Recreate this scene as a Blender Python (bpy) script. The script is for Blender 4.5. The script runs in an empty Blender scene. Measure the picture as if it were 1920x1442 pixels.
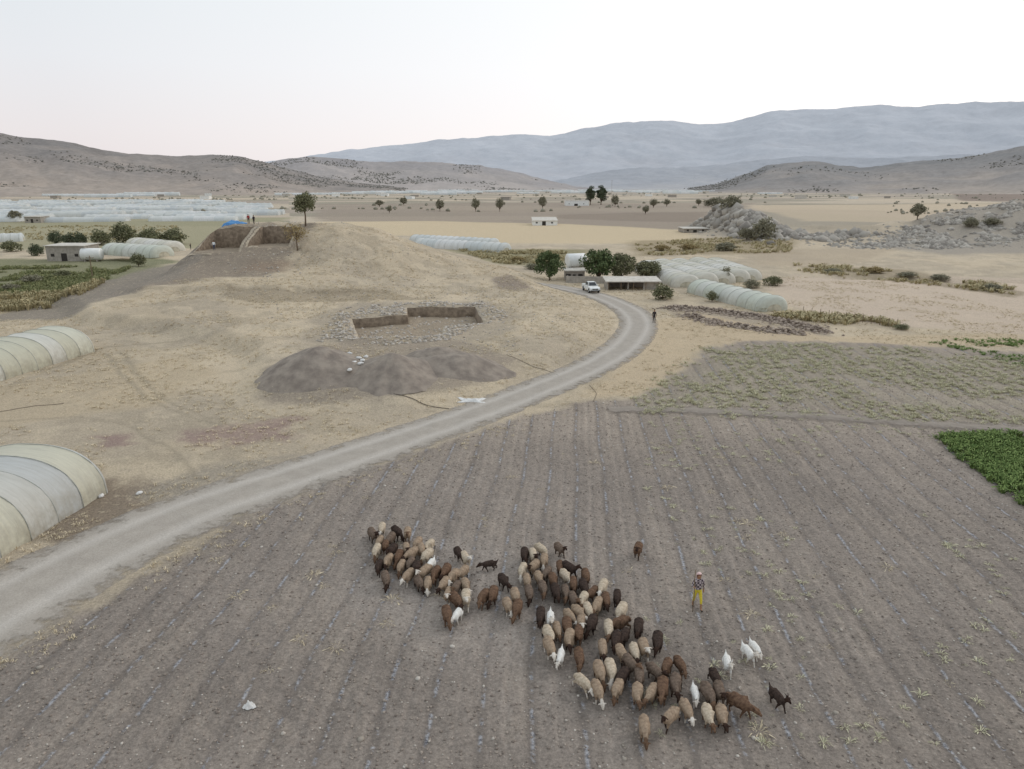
import bpy, bmesh, math, random
import numpy as np
from mathutils import Vector, Matrix
random.seed(7); RNG=np.random.default_rng(11)
S=bpy.context.scene; COL=S.collection
F=1357.0; PIT=math.radians(15.3); H=18.0; CP,SP=math.cos(PIT),math.sin(PIT)
def lin(r,g,b,k=1.0):
    f=lambda c:((c/255+.055)/1.055)**2.4 if c>10 else c/255/12.92
    return (f(r)*k,f(g)*k,f(b)*k)
def ray(u,v):
    a=(u-960)/F; b=(v-721)/F
    return a, CP-b*SP, -(SP+b*CP)
def P(u,v,z=0.0):
    dx,dy,dz=ray(u,v); t=(z-H)/dz
    return (dx*t,dy*t)
def PP(pts,z=0.0): return np.array([P(u,v,z) for u,v in pts])
# ---------------- noise
def _h(ix,iy,s):
    n=(ix.astype(np.int64)*374761393+iy.astype(np.int64)*668265263+s*144269504)&0xffffffff
    n=((n^(n>>13))*1274126177)&0xffffffff
    n=(n^(n>>16))&0xffffffff
    return n/4294967295.0
def vn(x,y,s=0):
    xi=np.floor(x);yi=np.floor(y);fx=x-xi;fy=y-yi
    fx=fx*fx*(3-2*fx);fy=fy*fy*(3-2*fy)
    a=_h(xi,yi,s);b=_h(xi+1,yi,s);c=_h(xi,yi+1,s);d=_h(xi+1,yi+1,s)
    return (a*(1-fx)+b*fx)*(1-fy)+(c*(1-fx)+d*fx)*fy
def fbm(x,y,o=4,s=0):
    t=0;a=.5;n=0
    for i in range(o):
        t=t+a*vn(x,y,s+i*17);n+=a;x=x*2.03+3.1;y=y*2.03+7.7;a*=.5
    return t/n
def sd(px,py,poly):
    d=np.full(px.shape,1e18);ins=np.zeros(px.shape,bool)
    n=len(poly)
    for i in range(n):
        ax,ay=poly[i];bx,by=poly[(i+1)%n]
        ex,ey=bx-ax,by-ay;L=ex*ex+ey*ey+1e-12
        t=np.clip(((px-ax)*ex+(py-ay)*ey)/L,0,1)
        d=np.minimum(d,(px-ax-t*ex)**2+(py-ay-t*ey)**2)
        c=((ay>py)!=(by>py))&(px<(bx-ax)*(py-ay)/(by-ay+1e-12)+ax)
        ins^=c
    d=np.sqrt(d)
    return np.where(ins,d,-d)
def sst(e0,e1,x):
    t=np.clip((x-e0)/(e1-e0),0,1);return t*t*(3-2*t)
# ---------------- terrain height
FIELD=PP([(-700,1700),(-350,1380),(0,1242),(150,1154),(300,1062),(450,976),(560,922),(700,872),(850,822),(960,786),(1080,756),(1180,748),(1240,728),(1290,682),(1330,652),(1400,638),(1600,642),(1750,650),(1920,662),(2600,690),(3200,1000),(3200,1900),(-700,1900)])
APRON=PP([(150,600),(300,617),(400,632),(470,650),(490,725),(600,742),(760,742),(930,705),(1060,660),(1130,610),(1090,560),(1030,545),(1000,520),(760,470),(300,470),(120,560)],0.6)
TR=PP([(660,600),(764,594),(764,580),(890,577),(906,606),(832,612),(826,628),(674,634)],1.4)
BAYL=np.array([(-58.0,133.0),(-49.7,133.0),(-49.7,143.6),(-57.4,143.0)]);BAYR=np.array([(-48.3,134.2),(-41.2,134.6),(-41.0,143.8),(-48.3,143.6)])
FUR=math.radians(4.5);SPC=1.75
FXx=[-75,-68,-64,-60.5,-57.5,-54,-34,-27,-20,-14,-6,4,14];FXy=[0,.03,.16,.58,.95,1,.98,.82,.58,.38,.17,.03,0]
FYx=[84,95,110,120,128,135,141,146,153,160,175,192];FYy=[0,.03,.10,.16,.28,.64,.92,1,1,.82,.2,0]
NOTR=False
def mulint(x,X,Y,w):
    r=0
    for o in (-1,-.5,0,.5,1): r=r+np.interp(x+o*w,X,Y)
    return r/5
def rows(X,Y):
    w=X*math.cos(FUR)-Y*math.sin(FUR)+ (fbm(X/14,Y/14,2,21)-.5)*.8+(fbm(X/3,Y/5,2,22)-.5)*.16
    return w/SPC
def hgt(x,y):
    x=np.asarray(x,float);y=np.asarray(y,float)
    r=np.hypot(x,y)
    z=np.zeros_like(x)
    m=(r<400)&(y>20)
    if m.any():
        X=x[m];Y=y[m]
        wx=X+ (fbm(X/9,Y/9,3,5)-.5)*2.2; wy=Y+(fbm(X/9,Y/9,3,9)-.5)*3.0
        a=sd(wx,wy,APRON)
        leftness=sst(-14,-30,X)
        ap=1.35*(sst(-3.5,5,a)*(1-leftness)+sst(-1.8,2.0,a)*leftness)
        fx_=mulint(wx,FXx,FXy,1.1)
        md=9.3*fx_*mulint(wy,FYx,FYy,1.3)
        md=md+.6*sst(0,1.6,wy-111-(fbm(X/6,Y/6,3,19)-.5)*5)*fx_*sst(-8,-20,X)*sst(160,150,Y)
        er=1-np.abs(2*fbm(X/7,Y/7,4,23)-1)
        q=ap+md+ (fbm(X/4,Y/4,5,3)-.5)*.7*sst(-2,6,a)-(er**4)*.45*sst(2,6,md)
        if not NOTR:
            for Bp,fl in ((BAYL,6.5),(BAYR,7.3)):
                c=sst(-.4,-.08,sd(X,Y,Bp));q=q*(1-c)+np.minimum(q,fl+(fbm(X/1.5,Y/1.5,2,71)-.5)*.15)*c
        st=sd(X,Y,TR)
        q=q+.2*np.exp(-((st+1.4)/.8)**2)*(.5+fbm(X,Y,2,30))
        if not NOTR: q=q-(1.2+.2*sst(-13,-12.6,X))*sst(-.4,-.08,st)
        q=q+13.5*np.exp(-(((X-188)/56)**2+((Y-258)/30)**2)) + 10*np.exp(-(((X-90)/8)**2+((Y-302)/44)**2))*(.75+.6*(fbm(X/9,Y/9,3,39)-.3))
        q=q+sst(100,130,X)*sst(205,240,Y)*(fbm(X/6,Y/6,4,59)-.5)*3.0
        gy=150+ (X-70)*(-.25)+ (fbm(X/20,Y/20,3,77)-.5)*14
        q=q-1.6*np.exp(-((Y-gy)/2.6)**2)*sst(55,70,X)*sst(150,120,X)
        f=sst(-.5,1.0,sd(X,Y,FIELD))
        w=rows(X,Y);ph=np.cos(w*2*math.pi);ra=.3+.7*vn(w*1.0+.5,Y/9,88)
        q=q+f*(.042*ph*ra-.06*np.exp(-((np.mod(w+.5,1)-.5)/.06)**2)*ra+(fbm(X/.4,Y/.4,4,31)-.5)*.15)
        q=q+(1-f)*(fbm(X/1.2,Y/1.2,3,41)-.5)*.16
        z[m]=q
    m2=r>250
    if m2.any():
        X=x[m2];Y=y[m2]
        z[m2]+= (fbm(X/160,Y/160,3,51)-.5)*3*sst(250,600,r[m2])*sst(5000,1500,r[m2])
    return z
def h1(x,y): return float(hgt(np.array([x]),np.array([y]))[0])
TT=np.concatenate([np.arange(15,200,.12),np.geomspace(200,6000,1500)])
def hit(u,v):
    dx,dy,dz=ray(u,v)
    X=dx*TT;Y=dy*TT;Z=H+dz*TT
    b=np.nonzero(Z<hgt(X,Y))[0]
    i=b[0] if len(b) else len(TT)-1
    return float(X[i]),float(Y[i]),h1(X[i],Y[i]),float(TT[i])
# ---------------- mesh helpers
def obj(name,me,parent=None,loc=(0,0,0),rot=0,mat=None):
    o=bpy.data.objects.new(name,me);COL.objects.link(o)
    o.location=loc;o.rotation_euler=(0,0,rot)
    if parent: o.parent=parent
    if mat is not None and me is not None and not me.materials: me.materials.append(mat)
    return o
def tag(o,label,cat,group=None,kind=None):
    o["label"]=label;o["category"]=cat
    if group:o["group"]=group
    if kind:o["kind"]=kind
    return o
def mesh(name,V,Fc,smooth=False):
    me=bpy.data.meshes.new(name)
    V=np.asarray(V,dtype=np.float32)
    if isinstance(Fc,np.ndarray):
        n=len(V);k=Fc.shape[1];m=len(Fc)
        me.vertices.add(n);me.vertices.foreach_set("co",V.ravel())
        me.loops.add(m*k);me.loops.foreach_set("vertex_index",Fc.astype(np.int32).ravel())
        me.polygons.add(m);me.polygons.foreach_set("loop_start",np.arange(0,m*k,k,dtype=np.int32))
        me.update(calc_edges=True)
    else:
        me.from_pydata([tuple(map(float,v)) for v in V],[],Fc)
    if smooth: me.polygons.foreach_set("use_smooth",np.ones(len(me.polygons),bool))
    me.update();return me
def box(x0,x1,y0,y1,z0,z1):
    V=[(x0,y0,z0),(x1,y0,z0),(x1,y1,z0),(x0,y1,z0),(x0,y0,z1),(x1,y0,z1),(x1,y1,z1),(x0,y1,z1)]
    Fc=[(0,3,2,1),(4,5,6,7),(0,1,5,4),(1,2,6,5),(2,3,7,6),(3,0,4,7)]
    return V,Fc
def join(parts):
    V=[];Fc=[]
    for v,f in parts:
        o=len(V);V+=list(v);Fc+=[tuple(i+o for i in q) for q in f]
    return V,Fc
def bev(me,w,seg=2):
    bm=bmesh.new();bm.from_mesh(me)
    bmesh.ops.bevel(bm,geom=[e for e in bm.edges if len(e.link_faces)==2 and e.calc_face_angle(0)>.4],offset=w,segments=seg,profile=.5,affect='EDGES')
    bm.to_mesh(me);bm.free();return me
def tube(pts,rads,n=8,cap=True):
    V=[];Fc=[]
    pts=[Vector(p) for p in pts]
    for i,p in enumerate(pts):
        d=(pts[min(i+1,len(pts)-1)]-pts[max(i-1,0)]).normalized()
        a=d.orthogonal().normalized() if abs(d.z)<.99 else Vector((1,0,0))
        b=d.cross(a)
        for k in range(n):
            t=2*math.pi*k/n
            V.append(tuple(p+(a*math.cos(t)+b*math.sin(t))*rads[i]))
    for i in range(len(pts)-1):
        for k in range(n):
            Fc.append((i*n+k,i*n+(k+1)%n,(i+1)*n+(k+1)%n,(i+1)*n+k))
    if cap:
        Fc.append(tuple(range(n-1,-1,-1)));Fc.append(tuple((len(pts)-1)*n+k for k in range(n)))
    return V,Fc
def scatter(name,tv,tf,pos,scl,rot,mat,smooth=False,jit=0.0,sclz=None):
    tv=np.asarray(tv,float);tf=np.asarray(tf,int)
    n=len(pos);k=len(tv)
    pos=np.asarray(pos,float);scl=np.asarray(scl,float).reshape(n,1)
    c,s=np.cos(rot),np.sin(rot)
    T=np.repeat(tv[None],n,0)
    if jit: T=T*(1+RNG.uniform(-jit,jit,T.shape))
    x=T[...,0]*scl;y=T[...,1]*scl;z=T[...,2]*(scl if sclz is None else np.asarray(sclz).reshape(n,1))
    V=np.stack([x*c[:,None]-y*s[:,None]+pos[:,0:1],x*s[:,None]+y*c[:,None]+pos[:,1:2],z+pos[:,2:3]],-1).reshape(-1,3)
    Fc=(tf[None]+(np.arange(n)*k)[:,None,None]).reshape(-1,tf.shape[1])
    me=mesh(name,V,Fc,smooth)
    o=obj(name,me,mat=mat);return o
def ico(sub=1):
    bm=bmesh.new();bmesh.ops.create_icosphere(bm,subdivisions=sub,radius=1)
    bm.verts.ensure_lookup_table()
    V=[tuple(v.co) for v in bm.verts];Fc=[tuple(v.index for v in f.verts) for f in bm.faces];bm.free()
    return V,Fc
def rockt(seed,sub=1,flat=.7):
    r=random.Random(seed);V,Fc=ico(sub)
    V=[tuple(c*(1+r.uniform(-.28,.28))*(flat if i==2 else 1) for i,c in enumerate(v)) for v in V]
    return V,Fc
def tuft(n,h,spread,w,seed=0,droop=.3,quad=True):
    r=random.Random(seed);V=[];Fc=[]
    for i in range(n):
        a=r.uniform(0,6.283);b0=r.uniform(0,spread*.35);d=r.uniform(.3,1)*spread;hh=h*r.uniform(.6,1.1)
        ca,sa=math.cos(a),math.sin(a);px,py=-sa*w/2,ca*w/2
        o=len(V)
        V+=[(ca*b0-px,sa*b0-py,0),(ca*b0+px,sa*b0+py,0),
            (ca*(b0+d*.5)+px,sa*(b0+d*.5)+py,hh*.8),(ca*(b0+d*.5)-px,sa*(b0+d*.5)-py,hh*.8),
            (ca*(b0+d)+px*.2,sa*(b0+d)+py*.2,hh*(1-droop)),(ca*(b0+d)-px*.2,sa*(b0+d)-py*.2,hh*(1-droop))]
        Fc+=[(o,o+1,o+2,o+3),(o+3,o+2,o+4,o+5)]
    return V,Fc
def inpoly(poly,n):
    mn=poly.min(0);mx=poly.max(0);out=[]
    while len(out)<n:
        q=RNG.uniform(mn,mx,(n*2,2));q=q[sd(q[:,0],q[:,1],poly)>0];out+=list(q)
    return np.array(out[:n])
# ---------------- materials
def mat(name,rough=.9,spec=.2):
    m=bpy.data.materials.new(name);m.use_nodes=True;nt=m.node_tree
    b=nt.nodes["Principled BSDF"];b.inputs["Roughness"].default_value=rough
    b.inputs["Specular IOR Level"].default_value=spec
    return m,nt,b
def N(nt,t,**k):
    n=nt.nodes.new(t)
    for a,b in k.items():
        if a in n.inputs: n.inputs[a].default_value=b
        else: setattr(n,a,b)
    return n
def noisemat(name,c1,c2,scale=2.0,rough=.9,spec=.2,bump=0.0,bscale=None,coord="Object",c3=None,detail=4,dist=.02):
    m,nt,b=mat(name,rough,spec)
    tc=N(nt,"ShaderNodeTexCoord") if coord!="World" else N(nt,"ShaderNodeNewGeometry")
    out=tc.outputs["Position" if coord=="World" else coord]
    n=N(nt,"ShaderNodeTexNoise",Scale=scale,Detail=detail,Roughness=.6);nt.links.new(out,n.inputs["Vector"])
    r=N(nt,"ShaderNodeValToRGB");nt.links.new(n.outputs["Fac"],r.inputs[0])
    r.color_ramp.elements[0].position=.35;r.color_ramp.elements[1].position=.65
    r.color_ramp.elements[0].color=(*c1,1);r.color_ramp.elements[1].color=(*c2,1)
    if c3: e=r.color_ramp.elements.new(.5);e.color=(*c3,1)
    nt.links.new(r.outputs[0],b.inputs["Base Color"])
    if bump:
        n2=N(nt,"ShaderNodeTexNoise",Scale=bscale or scale*4,Detail=3);nt.links.new(out,n2.inputs["Vector"])
        bp=N(nt,"ShaderNodeBump",Strength=bump,Distance=dist);nt.links.new(n2.outputs["Fac"],bp.inputs["Height"]);nt.links.new(bp.outputs[0],b.inputs["Normal"])
    return m
def islandmat(name,c1,c2,rough=.9):
    m,nt,b=mat(name,rough,.1)
    g=N(nt,"ShaderNodeNewGeometry");r=N(nt,"ShaderNodeValToRGB")
    nt.links.new(g.outputs["Random Per Island"],r.inputs[0])
    r.color_ramp.elements[0].color=(*c1,1);r.color_ramp.elements[1].color=(*c2,1)
    nt.links.new(r.outputs[0],b.inputs["Base Color"]);return m
# ---------------- GROUND
th=np.radians(np.concatenate([np.linspace(-82,-44,60,endpoint=False),np.linspace(-44,44,800,endpoint=False),np.linspace(44,82,60)]))
rr=np.concatenate([np.geomspace(6,60,440,endpoint=False),np.arange(60,84,.3),np.arange(84,106,.15),np.arange(106,160,.3),np.geomspace(160,16000,360)])
R,T=np.meshgrid(rr,th,indexing='ij');GX=(R*np.sin(T)).ravel();GY=(R*np.cos(T)).ravel()
GZ=hgt(GX,GY)
nr,nth=len(rr),len(th)
i=np.arange(nr-1)[:,None]*nth+np.arange(nth-1)[None]
GF=np.stack([i,i+1,i+1+nth,i+nth],-1).reshape(-1,4)[:,::-1]
gme=mesh("ground",np.stack([GX,GY,GZ],-1),GF,True)
C=np.tile(np.array(lin(191,175,151)),(len(GX),1))
def paint(poly,c,soft=1.0,amt=1.0,warp=1.0,sc=4.0,z=0.0,world=False,extra=None):
    p=np.array(poly,float) if world else PP(poly,z)
    mn=p.min(0)-soft*3-warp*2;mx=p.max(0)+soft*3+warp*2
    m=(GX>mn[0])&(GX<mx[0])&(GY>mn[1])&(GY<mx[1])
    if not m.any():return
    X=GX[m];Y=GY[m]
    d=sd(X+(fbm(X/sc,Y/sc,4,61)-.5)*2*warp,Y+(fbm(X/sc,Y/sc,4,67)-.5)*2*warp,p)
    w=sst(-soft,soft,d)*amt
    C[m]=C[m]*(1-w[:,None])+np.array(c)*w[:,None]
v=fbm(GX/24,GY/24,5,71);C*= (0.80+.40*v)[:,None]
g2=sst(.45,.60,fbm(GX/11,GY/11,6,72))[:,None]*.45;C=C*(1-g2)+np.array(lin(162,151,136))*g2
g2=sst(.5,.62,fbm(GX/3.5,GY/3.5,5,73))[:,None]*.35;C=C*(1-g2)+np.array(lin(206,190,164))*g2
g2=sst(.52,.64,fbm(GX/2.2+9,GY/2.2,5,74))[:,None]*.35;C=C*(1-g2)+np.array(lin(152,140,122))*g2
RG=np.hypot(GX,GY)
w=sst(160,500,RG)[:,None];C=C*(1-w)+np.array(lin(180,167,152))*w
w=sst(900,4000,RG)[:,None];C=C*(1-w)+np.array(lin(174,167,166))*w  # aerial haze put into the ground colour, paler with distance
cell=_h(np.floor((GX+GY*.3)/120),np.floor((GY-GX*.12)/60),5)
w=(sst(280,420,RG)*.8)[:,None]
pal=np.array([lin(192,176,154),lin(154,142,130),lin(176,162,143),lin(146,138,123),lin(186,172,152),lin(138,132,116)])
C=C*(1-w)+pal[(cell*5.99).astype(int)]*w
w=sst(1200,5000,RG)[:,None]*.6;C=C*(1-w)+np.array(lin(172,168,171))*w  # more distance haze tinted over the far field patches
paint([(590,382),(1420,380),(1330,432),(600,414)],lin(146,133,120),6,.8,8,30)
paint([(590,416),(800,414),(1060,420),(1290,432),(1310,458),(950,456),(760,442),(600,440)],lin(200,181,150),3,.9,4,20)
paint([(1040,402),(1330,398),(1300,418),(1050,410)],lin(132,119,107),4,.8,5,20)
paint([(1400,385),(1920,380),(2300,385),(2300,420),(1500,415)],lin(190,172,147),5,.7,6,25)
paint([(1500,425),(1640,420),(1640,455),(1520,450)],lin(160,148,130),3,.7,4,12)
paint([(840,468),(1110,468),(1060,497),(930,500)],lin(134,128,98),3,.9,4,12)
paint([(1180,452),(1500,446),(1480,476),(1180,480)],lin(148,133,106),3,.8,4,12)
paint([(1400,470),(1700,468),(1560,500),(1420,498)],lin(172,156,135),3,.7,4,12)
paint([(-300,412),(545,408),(520,440),(360,470),(-300,470)],lin(146,142,112),5,.8,6,20)
paint([(-300,486),(240,486),(330,500),(200,560),(100,560),(-300,575)],lin(116,118,88),3,.9,4,8)
paint([(-300,550),(200,545),(160,580),(-300,612)],lin(160,144,114),2,.8,3,6)
paint([(1780,358),(2400,350),(2400,380),(1800,378)],lin(120,105,98),8,.85,8,40)
paint([(1480,515),(2600,530),(2600,660),(1920,630),(1700,612),(1500,590),(1440,540)],lin(196,178,160),2,.8,3,10)
paint([(1260,570),(1540,606),(1560,632),(1400,626),(1260,605)],lin(152,139,124),.6,.7,1,3)
paint([(1500,498),(1700,505),(1920,548),(1920,560),(1640,520),(1500,508)],lin(140,126,104),1,.7,3,8)
paint([(1230,600),(1320,590),(1560,632),(1920,625),(1920,650),(1320,648),(1250,720),(1180,745),(1100,745)],lin(194,174,145),1,.75,1.5,4)
paint([(175,818),(240,810),(255,832),(190,840)],lin(140,116,112),.6,.75,1,2)
paint([(335,805),(440,795),(560,783),(540,822),(440,832),(350,828)],lin(142,118,114),.8,.7,1.5,1.5)
paint([(150,905),(240,900),(330,915),(250,985),(120,1030),(60,1050)],lin(130,116,101),.7,.85,1.4,2)
paint([(250,930),(420,860),(560,850),(640,850),(330,975)],lin(156,146,132),.8,.85,1.4,3)
paint([(-100,1150),(150,1020),(500,870),(640,835),(640,900),(300,1070),(-100,1290)],lin(172,158,138),.8,.6,1.6,3)
paint([(-200,760),(140,700),(330,670),(420,700),(300,760),(-200,830)],lin(184,166,138),1,.5,2,4)
for tr in ([(205,660),(225,700),(270,745),(330,775),(420,800)],[(233,660),(253,700),(298,745),(358,775),(448,800)],[(0,700),(100,690),(200,650),(330,640)],[(380,900),(330,850),(250,800),(150,780),(0,790)]):
    pl=[(a-6,b) for a,b in tr]+[(a+6,b+1) for a,b in tr[::-1]]
    paint(pl,lin(148,137,119),.3,.65,.5,3)
paint([(585,600),(660,575),(900,570),(960,590),(980,620),(900,640),(700,650),(590,640)],lin(160,148,132),1.2,.75,2,4,z=1.3)
paint([(480,700),(640,650),(860,648),(960,680),(900,715),(700,740),(500,742)],lin(146,134,121),1,.8,1.5,3,z=.8)
paint([(925,532),(960,525),(1000,540),(970,552),(930,548)],lin(132,119,108),1,.9,1.5,3,z=1.0)
paint([(-66,108),(-58,112),(-50,119),(-41,121),(-40,137),(-38,146),(-64,146),(-70,125)],lin(136,124,111),1.2,.92,2.5,4,world=True)
paint([(-47,123),(-39,124),(-39,130),(-46,130)],lin(138,119,102),1.2,.6,1.8,4,world=True)
paint([(-75,98),(-61,100),(-56,120),(-58,160),(-75,160)],lin(136,127,116),1.2,.92,2,4,world=True)
paint([(420,540),(560,544),(700,540),(800,548),(700,553),(560,558),(420,556)],lin(136,123,105),.6,.6,1.5,3,z=2.6)
for pw in ([(118,200),(180,208),(260,230),(260,290),(170,300),(130,245),(112,222)],[(78,245),(108,240),(104,262),(100,340),(80,340)]): paint(pw,lin(152,144,134),3,.9,5,12,world=True)
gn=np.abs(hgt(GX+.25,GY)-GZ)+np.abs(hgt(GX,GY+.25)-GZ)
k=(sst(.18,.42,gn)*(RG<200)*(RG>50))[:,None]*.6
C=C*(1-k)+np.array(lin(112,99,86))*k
for Tp in (TR,BAYL,BAYR):
    k=(sst(-.5,-.1,sd(GX,GY,Tp))*.85)[:,None];C=C*(1-k)+np.array(lin(150,136,119))*k
fs=sd(GX+(fbm(GX/1.6,GY/1.6,4,81)-.5)*2.8,GY+(fbm(GX/1.6,GY/1.6,4,83)-.5)*2.8,FIELD)
fm=sst(-.8,.8,fs)
soil=np.array(lin(141,131,122));soil2=np.array(lin(153,141,129))
mx=sst(40,60,GY)[:,None];sc_=soil*(1-mx)+soil2*mx
sc_=sc_*(.82+.38*fbm(GX/6,GY/6,6,91))[:,None]
g2=sst(.5,.64,fbm(GX/1.1,GY/2.6,5,92))[:,None]*.2;sc_=sc_*(1-g2)+np.array(lin(170,157,143))*g2
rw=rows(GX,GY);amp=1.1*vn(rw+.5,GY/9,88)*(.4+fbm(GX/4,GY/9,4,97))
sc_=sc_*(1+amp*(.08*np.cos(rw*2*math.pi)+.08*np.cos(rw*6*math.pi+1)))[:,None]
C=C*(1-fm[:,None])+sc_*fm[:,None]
paint([(700,980),(900,1010),(1000,1100),(1000,1200),(820,1220),(660,1120)],lin(162,152,143),1.5,.6,1.5,3)
WEED=PP([(1190,765),(1330,652),(1600,648),(1920,668),(2500,700),(2500,800),(1920,792),(1500,772)])
wd=sst(-2,3,sd(GX+(fbm(GX/4,GY/4,3,7)-.5)*6,GY+(fbm(GX/4,GY/4,3,8)-.5)*6,WEED))*fbm(GX/1.5,GY/1.5,4,93);C=C*(1-wd[:,None]*.5)+np.array(lin(162,155,131))*wd[:,None]*.5
def attr(me,name,data,typ):
    a=me.attributes.new(name,typ,'POINT')
    if typ=='FLOAT_COLOR': a.data.foreach_set("color",np.concatenate([data,np.ones((len(data),1))],1).astype(np.float32).ravel())
    else: a.data.foreach_set("value",data.astype(np.float32))
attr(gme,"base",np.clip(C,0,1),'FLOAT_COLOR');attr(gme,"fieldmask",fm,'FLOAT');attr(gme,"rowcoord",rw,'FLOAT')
m,nt,b=mat("ground_earth",.95,.1);L=nt.links
g=N(nt,"ShaderNodeNewGeometry");A=N(nt,"ShaderNodeAttribute",attribute_name="base");FA=N(nt,"ShaderNodeAttribute",attribute_name="fieldmask");RA=N(nt,"ShaderNodeAttribute",attribute_name="rowcoord")
def math_(op,a,b=None,c=None):
    n=nt.nodes.new("ShaderNodeMath");n.operation=op
    for i_,q in enumerate((a,b,c)):
        if q is None: continue
        if isinstance(q,(int,float)): n.inputs[i_].default_value=q
        else: L.new(q,n.inputs[i_])
    return n.outputs[0]
def noise(sc,det=4,rg=.6,vec=None):
    n=N(nt,"ShaderNodeTexNoise",Scale=sc,Detail=det,Roughness=rg);L.new(vec or g.outputs["Position"],n.inputs["Vector"]);return n.outputs["Fac"]
def mr(x,a,b_,c,d):
    n=N(nt,"ShaderNodeMapRange");L.new(x,n.inputs[0])
    for k_,q in zip((1,2,3,4),(a,b_,c,d)): n.inputs[k_].default_value=q
    return n.outputs[0]
def mixc(f,a,bb,bt='MIX'):
    n=nt.nodes.new("ShaderNodeMix");n.data_type='RGBA';n.blend_type=bt
    if isinstance(f,(int,float)): n.inputs[0].default_value=f
    else: L.new(f,n.inputs[0])
    for idx,q in ((6,a),(7,bb)):
        if isinstance(q,tuple): n.inputs[idx].default_value=(*q,1)
        else: L.new(q,n.inputs[idx])
    return n.outputs[2]
n1=noise(7,5,.78);n3=noise(1.9,5,.7)
fac=math_('MULTIPLY',mr(n1,.3,.7,.62,1.38),mr(n3,.3,.7,.86,1.14))
vm=N(nt,"ShaderNodeVectorMath",operation='SCALE');L.new(A.outputs["Color"],vm.inputs[0]);L.new(fac,vm.inputs["Scale"])
col=vm.outputs[0]
nf=math_('SUBTRACT',1.0,FA.outputs["Fac"])
col=mixc(math_('MULTIPLY',mr(n3,.54,.64,0,.5),nf),col,lin(146,134,119))
col=mixc(math_('MULTIPLY',mr(n3,.46,.36,0,.45),nf),col,lin(210,194,168))
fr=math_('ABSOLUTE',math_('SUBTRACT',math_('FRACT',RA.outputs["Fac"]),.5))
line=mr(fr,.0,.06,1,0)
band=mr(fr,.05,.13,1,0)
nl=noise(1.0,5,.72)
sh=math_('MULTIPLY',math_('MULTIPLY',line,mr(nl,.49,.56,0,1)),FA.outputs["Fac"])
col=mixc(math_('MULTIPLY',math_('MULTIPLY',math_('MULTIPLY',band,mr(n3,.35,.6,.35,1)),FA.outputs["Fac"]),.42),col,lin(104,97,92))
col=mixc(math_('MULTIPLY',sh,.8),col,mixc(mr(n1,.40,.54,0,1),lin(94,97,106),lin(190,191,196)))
v_=N(nt,"ShaderNodeTexVoronoi",Scale=6.0);L.new(g.outputs["Position"],v_.inputs["Vector"])
peb=math_('MULTIPLY',mr(v_.outputs["Distance"],.12,.22,1,0),mr(nl,.42,.6,1,0))
col=mixc(math_('MULTIPLY',math_('MULTIPLY',peb,FA.outputs["Fac"]),.55),col,lin(184,174,162))
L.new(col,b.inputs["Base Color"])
bp=N(nt,"ShaderNodeBump",Strength=1.0,Distance=.09);L.new(noise(8,5,.78),bp.inputs["Height"]);L.new(bp.outputs[0],b.inputs["Normal"])
ground=obj("ground",gme,mat=m);ground["kind"]="structure"
# ---------------- excavation walls: cut earth faces with a trodden rim
MCUT=noisemat("cut_earth_section",lin(104,91,78),lin(142,126,108),1.6,coord="World",bump=.6,bscale=7,dist=.05)
MRIM=noisemat("trodden_rim_earth",lin(152,140,123),lin(184,170,149),1.2,coord="World",bump=.6,bscale=8,dist=.04)
def hpre(x,y):
    global NOTR
    NOTR=True;z=hgt(x,y);NOTR=False;return z
def cutwalls(poly,name,label):
    p=np.array(poly);ar=np.sum(p[:,0]*np.roll(p[:,1],-1)-np.roll(p[:,0],-1)*p[:,1])
    if ar<0:p=p[::-1]
    n=len(p);off=[]
    for i in range(n):
        e0=p[i]-p[i-1];e1=p[(i+1)%n]-p[i];e0/=np.linalg.norm(e0);e1/=np.linalg.norm(e1)
        n0=np.array([e0[1],-e0[0]]);n1_=np.array([e1[1],-e1[0]]);b_=n0+n1_;b_/=max(.35,np.dot(b_,n1_));off.append(b_)
    A0=[];A1_=[]
    for i in range(n):
        k=max(2,int(np.linalg.norm(p[(i+1)%n]-p[i])/.35))
        for j in range(k):
            t=j/k;A0.append(p[i]*(1-t)+p[(i+1)%n]*t);A1_.append(off[i]*(1-t)+off[(i+1)%n]*t)
    A0=np.array(A0);A1_=np.array(A1_);m=len(A0)
    jag=(vn(np.arange(m)*.7,np.zeros(m),5)-.5)*.14
    top=A0+A1_*(.04+jag[:,None]*.5);out=A0+A1_*.62
    zt=hpre(top[:,0],top[:,1])+.02;zo=hpre(out[:,0],out[:,1])-.02
    ins=A0-A1_*.12;zf=hgt(ins[:,0],ins[:,1])-.08
    open_=(zt-zf)<.25
    zt=np.where(open_,zf-.05,zt);zo=np.where(open_,zf-.3,zo)
    V=np.concatenate([np.column_stack([ins,zf]),np.column_stack([top,zt]),np.column_stack([out,zo])])
    i=np.arange(m);j=(i+1)%m
    F1=np.stack([i,j,j+m,i+m],-1);F2=np.stack([i+m,j+m,j+2*m,i+2*m],-1)
    me=mesh(name,V,np.concatenate([F1,F2]));me.materials.append(MCUT);me.materials.append(MRIM)
    me.polygons.foreach_set("material_index",np.concatenate([np.zeros(m,int),np.ones(m,int)]));me.update()
    tag(obj(name,me),label,"excavation trench")
cutwalls(TR,"excavation_trench","straight-cut earth walls of an L-shaped excavation trench")
cutwalls(BAYL,"excavation_trench","square-cut excavation bay in the mound summit")
cutwalls(BAYR,"excavation_trench","square-cut excavation bay in the mound summit")
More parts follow.
